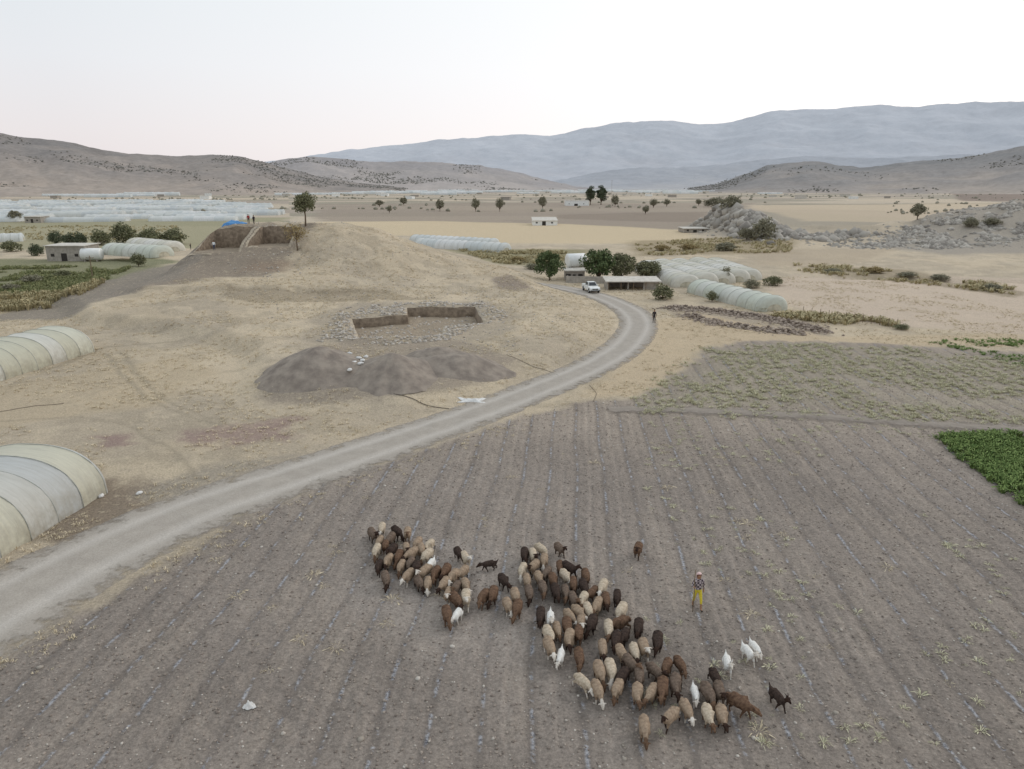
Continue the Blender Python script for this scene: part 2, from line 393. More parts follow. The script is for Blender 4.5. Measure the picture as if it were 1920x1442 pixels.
# ---------------- road strips
def spline(pts,n=14):
    out=[];p=[np.array(q,float) for q in pts]
    p=[2*p[0]-p[1]]+p+[2*p[-1]-p[-2]]
    for i in range(1,len(p)-2):
        for k in range(n):
            t=k/n;a,b_,c,d=p[i-1],p[i],p[i+1],p[i+2]
            out.append(.5*((2*b_)+(-a+c)*t+(2*a-5*b_+4*c-d)*t*t+(-a+3*b_-3*c+d)*t**3))
    out.append(p[-2]);return np.array(out)
def strip(name,px,wid,matl,z=0.0,lift=.03,nc=17):
    c=spline([P(u,v,z) for u,v in px]);n=len(c)
    d=np.gradient(c,axis=0);d/=np.linalg.norm(d,axis=1)[:,None];nm=np.stack([-d[:,1],d[:,0]],1)
    W=np.interp(np.arange(n)/(n-1),np.linspace(0,1,len(wid)),wid)
    s=np.linspace(-1,1,nc);V=[];UV=[]
    for i in range(n):
        for q in s:
            V.append(c[i]+nm[i]*q*W[i]/2);UV.append(q)
    V=np.array(V);Z=hgt(V[:,0],V[:,1])
    UV=np.array(UV)
    crown=lift+.06*(1-UV**2)
    rut=-.035*np.exp(-((np.abs(UV)-.42)/.12)**2)
    edge=np.where(np.abs(UV)>.99,-.08,0)
    Z=Z+crown+rut+edge
    i=np.arange(n-1)[:,None]*nc+np.arange(nc-1)[None]
    Fc=np.stack([i,i+1,i+1+nc,i+nc],-1).reshape(-1,4)
    me=mesh(name,np.column_stack([V,Z]),Fc,True);attr(me,"across",UV,'FLOAT')
    o=obj(name,me,mat=matl);o["kind"]="structure";return o,c
def roadmat(name,c1,c2,c3,lo,opac):
    global nt,L,g
    m,nt,b=mat(name,.95,.1);L=nt.links
    g=N(nt,"ShaderNodeNewGeometry");A=N(nt,"ShaderNodeAttribute",attribute_name="across")
    ab=math_('ABSOLUTE',A.outputs["Fac"])
    rut=mr(math_('ABSOLUTE',math_('SUBTRACT',ab,.42)),0,.22,1,0)
    nb=noise(1.0,5,.7);na=noise(12,4,.75)
    col=mixc(mr(nb,.35,.65,0,1),c1,c2)
    col=mixc(math_('MULTIPLY',rut,.65),col,c3)
    col=mixc(mr(na,.35,.7,.45,0),col,lin(120,110,101))
    ed=mr(math_('ADD',ab,mr(nb,.3,.7,-.3,.3)),lo,1.05,1-opac,1)
    L.new(col,b.inputs["Base Color"])
    tr=N(nt,"ShaderNodeBsdfTransparent");mx=N(nt,"ShaderNodeMixShader");L.new(ed,mx.inputs[0]);L.new(b.outputs[0],mx.inputs[1]);L.new(tr.outputs[0],mx.inputs[2]);L.new(mx.outputs[0],nt.nodes["Material Output"].inputs[0])
    bp=N(nt,"ShaderNodeBump",Strength=.6,Distance=.03);L.new(na,bp.inputs["Height"]);L.new(bp.outputs[0],b.inputs["Normal"])
    return m
MROAD=roadmat("gravel_road",lin(170,162,152),lin(184,176,165),lin(208,201,192),.66,1)
MPATH=roadmat("dirt_path_earth",lin(156,147,137),lin(168,157,146),lin(184,173,162),.2,.85)
ROADPX=[(-330,1330),(-150,1225),(0,1138),(130,1066),(250,1008),(370,956),(500,910),(620,870),(750,825),(870,784),(960,750),(1050,714),(1120,683),(1165,655),(1190,628),(1197,605),(1185,586),(1160,571),(1120,555),(1070,543),(1020,536)]
strip("road",ROADPX,[7.8,7.4,6.8,6.3,5.8,5.5,5.5,5.6,5.8,5.6,5],MROAD)
strip("dirt_path",[(1140,768),(1230,768),(1330,772),(1450,777),(1600,786),(1760,797),(1920,806),(2300,830)],[2.6,2.6],MPATH,lift=.05)
# ---------------- HILLS
def HM(name,D,con):
    global nt,L,g
    m,nt,b=mat(name+"_slope",1,.0);L=nt.links
    g=N(nt,"ShaderNodeNewGeometry");A=N(nt,"ShaderNodeAttribute",attribute_name="base")
    s=2600/D
    f=math_('MULTIPLY',mr(noise(.02*s,6,.72),.3,.7,1-con,1+con),mr(noise(.09*s,4,.7),.35,.7,1+con*.5,1-con*1.2))
    vm=N(nt,"ShaderNodeVectorMath",operation='SCALE');L.new(A.outputs["Color"],vm.inputs[0]);L.new(f,vm.inputs["Scale"]);L.new(vm.outputs[0],b.inputs["Base Color"])
    return m
HSCR=noisemat("hill_scrub_foliage",lin(116,115,109),lin(132,128,120),.02,coord="World")
def hill(name,px,D,front,cols,seed,amp=.25,nu=520,nr_=110,scrub=0,sc=500.,k=1.3,con=.12,rough=1.0):
    cols=[tuple(min(.85,c*k) for c in q) for q in cols]  # slope colours carry painted aerial haze; no volume is used
    pts=[]
    for u,v in px:
        dx,dy,dz=ray(u,v);pts.append((math.atan2(dx,dy),dz/math.hypot(dx,dy)))
    pts.sort();ta=np.array([p[0] for p in pts]);sl=np.array([p[1] for p in pts])
    t=np.linspace(ta[0],ta[-1],nu);s_=np.interp(t,ta,sl)
    ker=np.ones(9)/9;s_=np.convolve(np.pad(s_,4,mode='edge'),ker,'valid')
    crest=np.maximum(H+D*s_+4,-30)
    q=np.concatenate([np.linspace(0,1,nr_),1+np.linspace(.04,1,24)])
    Q,Tn=np.meshgrid(q,t,indexing='ij');Cr=np.repeat(crest[None],len(q),0)
    Rr=front+(D-front)*Q
    X=Rr*np.sin(Tn);Y=Rr*np.cos(Tn)
    rid=1-np.abs(2*fbm(X/sc,Y/sc,5,seed)-1)
    rid2=fbm(X/(sc*.35),Y/(sc*.35),5,seed+9)
    prof=np.where(Q<=1,np.clip(Q,0,1)**1.25,np.clip(2-Q,0,1))
    env=np.where(Q<=1,4*Q*(1-Q),0)
    Z=(Cr+15)*prof*(1-amp*env*(1.6-1.9*rid)*.9)+ (rid2-.5)*env*np.maximum(Cr,0)*.24*rough-15
    Z=Z+(fbm(X/(sc*.12),Y/(sc*.12),4,seed+3)-.5)*D*.0032*np.clip(Q*1.5,0,1)
    lim=Cr*np.minimum(Rr/D,1)
    ex=Z-lim*.97;soft=np.maximum(lim*.05,6)
    Z=np.where((Q<.97)&(ex>0),lim*.97+soft*(1-np.exp(-ex/soft))*.5,Z)
    i=np.arange(len(q)-1)[:,None]*nu+np.arange(nu-1)[None]
    Fc=np.stack([i,i+1,i+1+nu,i+nu],-1).reshape(-1,4)[:,::-1]
    me=mesh(name,np.stack([X.ravel(),Y.ravel(),Z.ravel()],-1),Fc,True)
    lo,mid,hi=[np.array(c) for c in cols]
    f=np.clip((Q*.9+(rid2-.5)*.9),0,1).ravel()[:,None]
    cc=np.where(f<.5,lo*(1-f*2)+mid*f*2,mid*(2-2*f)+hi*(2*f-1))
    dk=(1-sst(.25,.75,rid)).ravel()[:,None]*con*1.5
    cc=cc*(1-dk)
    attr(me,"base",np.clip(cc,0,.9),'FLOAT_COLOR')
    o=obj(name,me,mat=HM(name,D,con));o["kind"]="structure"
    if scrub:
        k=RNG.integers(0,len(X.ravel()),scrub*10);xx=X.ravel()[k]+RNG.normal(0,8,len(k));yy=Y.ravel()[k]+RNG.normal(0,8,len(k));zz=Z.ravel()[k];qq=Q.ravel()[k]
        dens=fbm(xx/220,yy/220,5,seed+30);ok=(RNG.random(len(k))<sst(.48,.66,dens))&(qq<1.0)&(zz>4);k2=np.nonzero(ok)[0][:scrub]
        tv,tf=rockt(seed,1,.6)
        s=RNG.uniform(1.0,3.0,len(k2))*D/2600
        so=scatter("hill_scrub",tv,tf,np.stack([xx[k2],yy[k2],zz[k2]+.3],-1),s,RNG.uniform(0,6,len(k2)),HSCR,jit=.2)
        tag(so,"dark evergreen oak scrub dotted over dry hillside","scrub",kind="stuff")
    return o
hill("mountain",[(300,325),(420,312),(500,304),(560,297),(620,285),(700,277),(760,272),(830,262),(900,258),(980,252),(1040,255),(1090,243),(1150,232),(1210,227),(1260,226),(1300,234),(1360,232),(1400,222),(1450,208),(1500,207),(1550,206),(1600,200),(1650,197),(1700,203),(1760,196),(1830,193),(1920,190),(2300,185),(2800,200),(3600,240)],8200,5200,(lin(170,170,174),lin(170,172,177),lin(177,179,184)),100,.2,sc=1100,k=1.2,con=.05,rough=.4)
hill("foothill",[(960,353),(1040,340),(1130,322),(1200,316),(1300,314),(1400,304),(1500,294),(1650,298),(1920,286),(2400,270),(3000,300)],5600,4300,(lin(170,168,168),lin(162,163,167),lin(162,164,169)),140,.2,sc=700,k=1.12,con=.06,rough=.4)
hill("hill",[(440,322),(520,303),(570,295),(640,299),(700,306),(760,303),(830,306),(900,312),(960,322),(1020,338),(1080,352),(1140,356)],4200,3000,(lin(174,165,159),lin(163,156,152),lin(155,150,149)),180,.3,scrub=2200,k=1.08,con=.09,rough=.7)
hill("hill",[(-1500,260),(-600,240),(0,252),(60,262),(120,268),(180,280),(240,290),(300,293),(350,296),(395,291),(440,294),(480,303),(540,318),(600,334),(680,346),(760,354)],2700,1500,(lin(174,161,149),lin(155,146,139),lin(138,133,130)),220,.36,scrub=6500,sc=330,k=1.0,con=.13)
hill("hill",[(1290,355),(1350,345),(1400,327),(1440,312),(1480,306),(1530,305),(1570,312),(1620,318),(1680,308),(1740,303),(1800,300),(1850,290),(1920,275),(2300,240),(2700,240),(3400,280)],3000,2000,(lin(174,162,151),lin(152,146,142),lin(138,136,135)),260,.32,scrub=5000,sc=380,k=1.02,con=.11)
# ---------------- stones / rubble
MST=islandmat("pale_stone",lin(150,141,130),lin(200,192,182))
MROCK=islandmat("grey_limestone",lin(126,120,113),lin(180,173,163))
n=6500;p=np.column_stack([RNG.uniform(-30,48,n),18+62*RNG.random(n)**1.4]);p=p[sd(p[:,0],p[:,1],FIELD)>.2]
tv,tf=rockt(3,1,.6);z=hgt(p[:,0],p[:,1])
o=scatter("field_stones",tv,tf,np.column_stack([p,z+.01]),RNG.uniform(.018,.045,len(p))*(1+RNG.random(len(p))**10*2.0),RNG.uniform(0,6,len(p)),MST,jit=.25)
tag(o,"pale pebbles and clods strewn over ploughed soil","stones",kind="stuff")
MCL=islandmat("soil_clods",lin(116,106,98),lin(164,152,141))
n=24000;p=np.column_stack([RNG.uniform(-30,45,n),17+50*RNG.random(n)**1.3]);p=p[sd(p[:,0],p[:,1],FIELD)>.2];z=hgt(p[:,0],p[:,1])
o=scatter("soil_clods",tv,tf,np.column_stack([p,z+.01]),RNG.uniform(.018,.062,len(p)),RNG.uniform(0,6,len(p)),MCL,jit=.3)
tag(o,"brown clods of turned earth on the ploughed field","clods",kind="stuff")
def rub(name,polypx,z,n,smin,smax,label,matl=MST,thr=.42):
    pl=PP(polypx,z)
    q=inpoly(pl,n);q=q[(sd(q[:,0],q[:,1],TR)<-.25)&(sd(q[:,0],q[:,1],BAYL)<-.3)&(sd(q[:,0],q[:,1],BAYR)<-.3)];d=fbm(q[:,0]/2,q[:,1]/2,3,4);q=q[d>thr];z=hpre(q[:,0],q[:,1])
    o=scatter(name,tv,tf,np.column_stack([q,z+.03]),RNG.uniform(smin,smax,len(q)),RNG.uniform(0,6,len(q)),matl,jit=.25)
    return tag(o,label,"rubble",kind="stuff")
rub("excavated_rubble",[(590,640),(640,585),(760,570),(900,568),(960,590),(930,608),(900,610),(840,640),(720,648)],1.3,3400,.06,.23,"pale limestone rubble heaped around the excavation trench",thr=.4)
rub("excavated_rubble",[(420,452),(540,430),(570,440),(560,470),(430,470)],8,260,.08,.25,"loose stones beside the mound excavation")
rub("mound_stones",[(420,470),(1000,520),(1100,600),(900,700),(500,600)],1.3,1800,.04,.15,"scattered stones on dry mound grass")
q=inpoly(TR,420);q=q[sd(q[:,0],q[:,1],TR)>.5];q=q[fbm(q[:,0]/2,q[:,1]/2,2,6)>.46];z=hgt(q[:,0],q[:,1])
tag(scatter("trench_stones",tv,tf,np.column_stack([q,z]),RNG.uniform(.06,.22,len(q)),RNG.uniform(0,6,len(q)),MST,jit=.25),"pale wall stones on the excavation trench floor","rubble",kind="stuff")
MWALL=islandmat("wall_stone",lin(120,107,97),lin(176,161,147))
def wallrub(px,wd,n,label):
    c=spline([P(u,v,0) for u,v in px],20);idx=RNG.uniform(0,len(c)-1,n);i0=idx.astype(int);i1=np.minimum(i0+1,len(c)-1);q=c[i0]+(c[i1]-c[i0])*(idx-i0)[:,None]
    off=RNG.normal(0,wd,(n,2));q=q+off;hh=.6*np.exp(-(off**2).sum(1)/(wd**2))*RNG.random(n)
    z=hgt(q[:,0],q[:,1])+hh
    o=scatter("dry_stone_wall",tv,tf,np.column_stack([q,z]),RNG.uniform(.08,.28,n),RNG.uniform(0,6,n),MWALL,jit=.25);tag(o,label,"stone wall")
wallrub([(1255,578),(1320,582),(1400,592),(1460,602),(1540,622)],1.1,1900,"collapsed dry stone wall of brown rubble")
wallrub([(1290,592),(1340,606),(1420,618),(1500,626)],.8,900,"low line of brown field stones beside dry grass")
def outcrop(pts,n,smin,smax,label,thr=.36,sink=.1):
    allp=[]
    for (x,y,sx,sy,w) in pts:
        k=int(n*w);allp.append(np.column_stack([RNG.normal(x,sx,k),RNG.normal(y,sy,k)]))
    q=np.concatenate(allp);q=q[fbm(q[:,0]/7,q[:,1]/7,4,44)>thr];z=hgt(q[:,0],q[:,1])
    tv2,tf2=rockt(5,1,.8);s=RNG.uniform(smin,smax,len(q))*(.5+RNG.random(len(q))**3)
    o=scatter("rock_outcrop",tv2,tf2,np.column_stack([q,z-sink*s]),s,RNG.uniform(0,6,len(q)),MROCK,jit=.26);tag(o,label,"rock outcrop")
outcrop([(91,258,5,9,.25),(90,280,5,10,.3),(89,306,5,12,.3),(104,246,6,4,.15)],2200,.5,1.9,"jagged grey limestone outcrop rising from dry stream bank",.3,0)
outcrop([(126,224,12,4,.12),(152,236,16,7,.28),(182,242,18,9,.35),(204,250,16,10,.25)],14000,.3,1.1,"broad grey rocky slope above dry fields",.44,.25)
# ---------------- vegetation stuff
MSTRAW=islandmat("straw_blades",lin(180,165,138),lin(222,207,178))
MSAGE=islandmat("dry_weed_leaves",lin(166,163,134),lin(218,211,180))
MGREEN=islandmat("crop_leaves",lin(82,104,58),lin(142,160,98))
MREED=islandmat("reed_blades",lin(148,140,107),lin(200,185,148))
MREEDG=islandmat("marsh_grass_blades",lin(104,114,78),lin(158,155,113))
def veg(name,q,t,s,m,label,cat,kz=None):
    z=hgt(q[:,0],q[:,1]);o=scatter(name,t[0],t[1],np.column_stack([q,z-.02]),s,RNG.uniform(0,6.28,len(q)),m,jit=.12)
    return tag(o,label,cat,kind="stuff")
n=52000;q=np.column_stack([RNG.uniform(-75,75,n),30+120*RNG.random(n)])
rc=spline([P(u,v) for u,v in ROADPX],4)
dr=np.min(np.hypot(q[:,0][:,None]-rc[:,0],q[:,1][:,None]-rc[:,1]),1)
heap=np.array([[-17.8,66.6],[-11,65],[-5.6,68]]);dh=np.min(np.hypot(q[:,0][:,None]-heap[:,0],q[:,1][:,None]-heap[:,1]),1)
ok=(sd(q[:,0],q[:,1],FIELD)<-.3)&(dr>3.2)&(dh>5)&(fbm(q[:,0]/5,q[:,1]/5,4,12)>.46)&(sd(q[:,0],q[:,1],TR)<-.7)
ok&=~((q[:,0]<-38)&(q[:,1]>119))&~((q[:,0]<-56)&(q[:,1]>100))
q=q[ok];veg("dry_grass",q,tuft(6,.2,.26,.03,1),RNG.uniform(.4,1.3,len(q)),MSTRAW,"short bleached dry grass tufts on the slope","dry grass")
n=5000;k=RNG.integers(0,len(rc),n);q=rc[k]+RNG.normal(0,1,(n,2))*1.0;a=RNG.uniform(0,6.28,n);q=q+np.column_stack([np.cos(a),np.sin(a)])*3.8
dr=np.min(np.hypot(q[:,0][:,None]-rc[:,0],q[:,1][:,None]-rc[:,1]),1);q=q[(dr>3.3)&(q[:,1]>15)&(fbm(q[:,0]/2,q[:,1]/2,3,55)>.45)]
veg("verge_grass",q,tuft(7,.16,.2,.022,2),RNG.uniform(.5,1.2,len(q)),MSTRAW,"bleached dry grass along the gravel road edge","dry grass")
q=inpoly(PP([(1150,790),(1200,750),(1320,645),(1600,645),(1920,664),(2500,690),(2500,830),(1920,800),(1500,785)]),9000);e_=sd(q[:,0],q[:,1],WEED);q=q[fbm(q[:,0]/3,q[:,1]/3,4,14)>.40+.18*sst(4,-4,e_)];q[:,0]=np.round((q[:,0]-q[:,1]*.08)/1.3)*1.3+q[:,1]*.08+RNG.normal(0,.34,len(q))
veg("dry_field_weeds",q,tuft(24,.30,.34,.028,3,.25),RNG.uniform(.25,1.0,len(q)),MSAGE,"pale sage-green dried crop plants in loose rows","weeds")
n=1500;q=np.column_stack([RNG.uniform(-5,40,n),RNG.uniform(20,60,n)]);q=q[(sd(q[:,0],q[:,1],FIELD)>1)&(fbm(q[:,0]/6,q[:,1]/6,2,15)>.47)&(q[:,0]>q[:,1]*.2)]
veg("sparse_field_weeds",q,tuft(20,.16,.32,.02,4,.4),RNG.uniform(.3,1.15,len(q)),MSAGE,"small wilted weeds scattered on grey soil","weeds")
n=70;q=np.column_stack([RNG.uniform(-20,20,n),RNG.uniform(20,50,n)]);q=q[sd(q[:,0],q[:,1],FIELD)>1]
veg("dead_vines",q,tuft(26,.12,.5,.012,5,.7),RNG.uniform(.4,1.1,len(q)),MSTRAW,"straw-coloured dead vines lying in furrows","dead vines")
CROP=PP([(1750,812),(1850,803),(1920,813),(2300,830),(2500,1150),(1920,942),(1840,890)],.3)
q=inpoly(CROP,5200);e_=sd(q[:,0],q[:,1],CROP);q=q[(e_>.6)|(RNG.random(len(q))<.35)];veg("green_crop",q,tuft(16,.55,.42,.055,6,.3),RNG.uniform(.35,1.15,len(q)),MGREEN,"dense leafy green crop in the ploughed field","crop")
q=inpoly(PP([(1735,642),(1800,636),(1920,634),(2400,640),(2400,720),(1920,690),(1850,668)]),2200);q=q[fbm(q[:,0]/3,q[:,1]/3,3,66)>.44];veg("green_crop",q,tuft(14,.4,.45,.06,7,.35),RNG.uniform(.3,1.0,len(q)),MGREEN,"patchy green crop strip beside dried weeds","crop")
def patchy(pl,nn,sc,th_,s): 
    q=inpoly(PP(pl),nn);return q[fbm(q[:,0]/sc,q[:,1]/sc,4,s)>th_]
q=patchy([(-200,505),(150,500),(250,515),(180,550),(-200,575)],6500,7,.42,81);veg("marsh_grass",q,tuft(12,.8,.8,.09,8,.2),RNG.uniform(.3,1.0,len(q)),MREEDG,"rough green-brown marsh grass beside the mound","grass")
q=patchy([(-200,560),(140,552),(200,545),(150,574),(-200,604)],2400,4,.42,82);veg("dry_reeds",q,tuft(12,1.0,.6,.1,9,.15),RNG.uniform(.4,1.2,len(q)),MREED,"tall straw-coloured reeds at the mound foot","reeds")
for pl,nn in (([(1190,456),(1350,448),(1500,450),(1480,474),(1200,480)],1700),([(850,466),(1000,470),(1080,475),(1040,500),(930,496)],1300),([(1480,496),(1640,503),(1900,540),(1900,554),(1620,522),(1500,510)],800),([(1400,575),(1640,600),(1700,614),(1640,616),(1450,596)],500),([(-100,425),(330,425),(350,450),(-100,452)],1400)):
    q=patchy(pl,nn,6,.47,83);veg("dry_reeds",q,tuft(12,.8,.9,.12,10,.15),RNG.uniform(.3,1.15,len(q)),MREED,"brown reeds and brush along the dry stream","reeds")
MFT=noisemat("distant_tree_foliage",lin(126,122,107),lin(150,144,129),.03,coord="World")
n=3600;rr_=RNG.uniform(560**.5,3000**.5,n)**2;aa=RNG.uniform(-.72,.72,n);q=np.column_stack([rr_*np.sin(aa),rr_*np.cos(aa)])
q=q[fbm(q[:,0]/110,q[:,1]/60,4,33)>.60];tvb,tfb=rockt(9,1,.7)
o=scatter("distant_trees",tvb,tfb,np.column_stack([q,hgt(q[:,0],q[:,1])+.5]),RNG.uniform(.6,2.0,len(q))*(1+np.hypot(q[:,0],q[:,1])/2500),RNG.uniform(0,6,len(q)),MFT,jit=.3)
tag(o,"hazy belts of small trees and hedges across the valley","distant trees",kind="stuff")
# ---------------- spoil heaps
MSP=noisemat("spoil_earth",lin(124,114,105),lin(152,141,129),.9,coord="World",bump=.6,bscale=9,dist=.06)
def heap_(cx,cy,rx,ry,hh,seed,label,rot=0,flat=.25):
    n1,n2=48,120;V=[];Fc=[]
    for i in range(n1+1):
        q=i/n1*1.08
        for k in range(n2):
            a=2*math.pi*k/n2;x=q*rx*math.cos(a);y=q*ry*math.sin(a)
            V.append((cx+x*math.cos(rot)-y*math.sin(rot),cy+x*math.sin(rot)+y*math.cos(rot),q,a))
    V=np.array(V);q=V[:,2]
    wq=q*(1+(fbm(np.cos(V[:,3])*1.6+seed,np.sin(V[:,3])*1.6,3,seed)-.5)*.5)
    top=hh*np.where(wq<flat,1-.12*(wq/flat)**2,np.clip(1-wq,0,1)/(1-flat)*.88)
    top=np.where(wq>1,-.25*(wq-1)*hh-.02,top)
    rill=(fbm(V[:,0]/.6,V[:,1]/.6,4,seed+2)-.5)*.10*hh*np.clip(1.1-wq,0,1)
    lump=(fbm(V[:,0]/2.2,V[:,1]/2.2,3,seed+4)-.5)*.25*hh*np.clip(1-wq,0,1)
    Z=hgt(V[:,0],V[:,1])+top+rill+lump-.04
    for i in range(n1):
        for k in range(n2): Fc.append((i*n2+k,(i+1)*n2+k,(i+1)*n2+(k+1)%n2,i*n2+(k+1)%n2))
    me=mesh("spoil_heap",np.column_stack([V[:,0],V[:,1],Z]),np.array(Fc),True)
    tag(obj("spoil_heap",me,mat=MSP),label,"spoil heap")
heap_(-18.0,66.2,5.9,5.2,2.15,3,"broad tall heap of grey-brown excavated earth",.25,.2)
heap_(-11.2,64.8,4.5,4.6,1.95,8,"rounded heap of grey-brown earth with white bags beside",0,.2)
heap_(-5.2,68.0,5.2,3.4,.95,13,"low spread heap of grey excavated earth",0,.4)
heap_(-7.8,71.2,4.0,2.8,1.15,18,"small earth heap behind the larger spoil heaps",0,.35)
# ---------------- tunnels
def panelmat(name,ca,cb,cc,pw=2.0,dirt=.5):
    global nt,L,g
    m,nt,b=mat(name,.55,.3);L=nt.links
    tc=N(nt,"ShaderNodeTexCoord");g=N(nt,"ShaderNodeNewGeometry")
    sp=N(nt,"ShaderNodeSeparateXYZ");L.new(tc.outputs["Object"],sp.inputs[0])
    fl=math_('FLOOR',math_('DIVIDE',sp.outputs[1],pw))
    wn=N(nt,"ShaderNodeTexWhiteNoise",noise_dimensions='1D');L.new(fl,wn.inputs["W"])
    r=N(nt,"ShaderNodeValToRGB");L.new(wn.outputs[0],r.inputs[0]);r.color_ramp.interpolation='CONSTANT'
    r.color_ramp.elements[0].color=(*ca,1);r.color_ramp.elements[1].position=.66;r.color_ramp.elements[1].color=(*cc,1);e=r.color_ramp.elements.new(.33);e.color=(*cb,1)
    dz=mr(sp.outputs[2],0,2.6,1,0)
    nn=mr(noise(1.2,5,.7,tc.outputs["Object"]),.35,.65,.0,1)
    col=mixc(math_('MULTIPLY',math_('MULTIPLY',dz,nn),dirt),r.outputs[0],lin(158,149,130))
    mp=N(nt,"ShaderNodeMapping");mp.inputs["Scale"].default_value=(.6,5,.4);L.new(tc.outputs["Object"],mp.inputs[0])
    stv=noise(1.0,4,.6,mp.outputs[0])
    col=mixc(mr(stv,.4,.7,0,.35),col,lin(168,165,154))
    L.new(col,b.inputs["Base Color"])
    bp=N(nt,"ShaderNodeBump",Strength=.5,Distance=.12);L.new(stv,bp.inputs["Height"]);L.new(bp.outputs[0],b.inputs["Normal"])
    tl=N(nt,"ShaderNodeBsdfTranslucent");L.new(col,tl.inputs[0]);mx=N(nt,"ShaderNodeMixShader");mx.inputs[0].default_value=.2
    L.new(b.outputs[0],mx.inputs[1]);L.new(tl.outputs[0],mx.inputs[2]);L.new(mx.outputs[0],nt.nodes["Material Output"].inputs[0])
    return m
MP1=panelmat("aged_plastic_film",lin(206,204,196),lin(212,208,188),lin(198,199,196),dirt=.85)
MP2=panelmat("yellowed_plastic_film",lin(214,212,194),lin(206,203,182),lin(218,216,206),dirt=.85)
MP3=panelmat("white_plastic_film",lin(226,222,210),lin(218,214,198),lin(232,229,221),2.5,.5)
MP4=panelmat("green_plastic_film",lin(208,212,200),lin(214,218,204),lin(220,221,212),2.5,.5)
MP5=panelmat("pale_blue_plastic_film",lin(214,218,217),lin(222,223,219),lin(230,230,228),6,.15)
MRIB=noisemat("galvanised_hoop",lin(160,160,152),lin(180,180,172),3)
MEND=noisemat("dull_end_film",lin(160,154,138),lin(196,190,172),1.2)
def tunnel_meshes(L_,hw,ht,pw,seg=28,sag=.07,endround=.9,fine=8,seed=0):
    r=random.Random(seed)
    V=[];Fc=[];ys=[]
    n=int(round(L_/pw))
    for i in range(n*fine+1):
        y=i*pw/fine;s=sag*abs(math.sin(math.pi*y/pw))**.7
        ys.append((y,s))
    rings=[]
    for k in range(5,0,-1):
        a=math.pi/2*k/5;rings.append((-endround*math.sin(a),0,1-(1-math.cos(a))*.55))
    for y,s in ys: rings.append((y,s,1))
    for k in range(1,6):
        a=math.pi/2*k/5;rings.append((n*pw+endround*math.sin(a),0,1-(1-math.cos(a))*.55))
    for ri,(y,s,sc) in enumerate(rings):
        wr=r.uniform(-.006,.006)
        for j in range(seg+1):
            a=math.pi*j/seg
            cx=math.copysign(abs(math.cos(a))**.85,math.cos(a));cz=math.sin(a)**.8
            wob=1+r.uniform(-.004,.004)+wr
            V.append((cx*(hw-s)*sc*wob,y,max(0,cz*(ht-s)*sc*wob)))
    m=len(rings);w=seg+1
    for i in range(m-1):
        for j in range(seg): Fc.append((i*w+j,(i+1)*w+j,(i+1)*w+j+1,i*w+j+1))
    cover=mesh("tunnel_cover",V,Fc,True)
    e1=[V[j] for j in range(w)];e2=[V[(m-1)*w+j] for j in range(w)]
    em=mesh("end_wall",e1,[tuple(range(w))]);em2=mesh("end_wall",e2,[tuple(range(w-1,-1,-1))])
    pts=[]
    for j in range(seg+1):
        a=math.pi*j/seg;cx=math.copysign(abs(math.cos(a))**.85,math.cos(a));cz=math.sin(a)**.8
        pts.append((cx*(hw+.015),0,cz*(ht+.015)))
    hoop=mesh("hoop",*tube(pts,[.025]*len(pts),5),True)
    return cover,em,em2,hoop,n
def tunnel(ms,pos,rot,mp,label,group,pw,hoops=True):
    cover,e1,e2,hoop,n=ms
    root=bpy.data.objects.new("polytunnel",None);COL.objects.link(root);root.location=pos;root.rotation_euler=(0,0,rot)
    tag(root,label,"greenhouse",group)
    for nm,me,mm in (("plastic_cover",cover,mp),("end_wall",e1,MEND),("end_wall",e2,MEND)):
        o=obj(nm,me,root)
        if not me.materials: me.materials.append(mm)
        o.material_slots[0].link='OBJECT';o.material_slots[0].material=mm
    if hoops:
        for i in range(n+1):
            obj("hoop",hoop,root,(0,i*pw,0),mat=MRIB)
    return root
A1=-math.atan2(1.0,8.1)
T1=tunnel_meshes(30,4.3,3.05,2.0,seed=1)
def place_end(x,y,rot,L_):
    return (x+math.sin(rot)*L_,y-math.cos(rot)*L_,h1(x,y)-.02)
tunnel(T1,place_end(-28.9,41.2,A1,30),A1,MP1,"near plastic-covered hoop greenhouse with grey and cream panels","near polytunnels beside the road",2.0)
T2=tunnel_meshes(26,4.2,2.9,2.0,seed=2)
tunnel(T2,place_end(-51.2,80.2,-.16,26),-.16,MP2,"yellowed plastic hoop greenhouse on dry grass","near polytunnels beside the road",2.0)
def pxt(u0,v0,u1,v1,hw,ht,mp,label,group,pw=2.5,hoops=True,seed=3):
    a=P(u0,v0);b_=P(u1,v1);Ln=math.hypot(b_[0]-a[0],b_[1]-a[1]);n=max(2,round(Ln/pw));pw2=Ln/n
    ms=tunnel_meshes(n*pw2,hw,ht,pw2,seg=18,fine=4,seed=seed,sag=.16)
    rot=math.atan2(-(b_[0]-a[0]),b_[1]-a[1])
    tunnel(ms,(a[0],a[1],h1(*a)-.02),rot,mp,label,group,pw2,hoops)
pxt(1445,582,1315,548,2.8,2.3,MP4,"greenish plastic hoop greenhouse beside the dry stone wall","polytunnels at the homestead")
for i,(a,b_,c,d) in enumerate([(1285,538,1215,508),(1320,534,1240,506),(1352,531,1272,504),(1380,528,1308,503),(1402,525,1340,502)]):
    pxt(a,b_,c,d,2.9,2.4+.15*(i%2),MP3,"cream plastic hoop greenhouse in a tight parallel row","polytunnels at the homestead",seed=i)
pxt(945,472,790,462,3.2,2.6,MP5,"long pale polytunnel in yellow fields","polytunnels in the far fields",seed=9)
pxt(925,462,780,454,3.2,2.6,MP5,"long pale polytunnel in yellow fields","polytunnels in the far fields",seed=10)
pxt(305,492,215,486,3.5,2.8,MP4,"pale green polytunnel behind the mound","polytunnels behind the mound",seed=11)
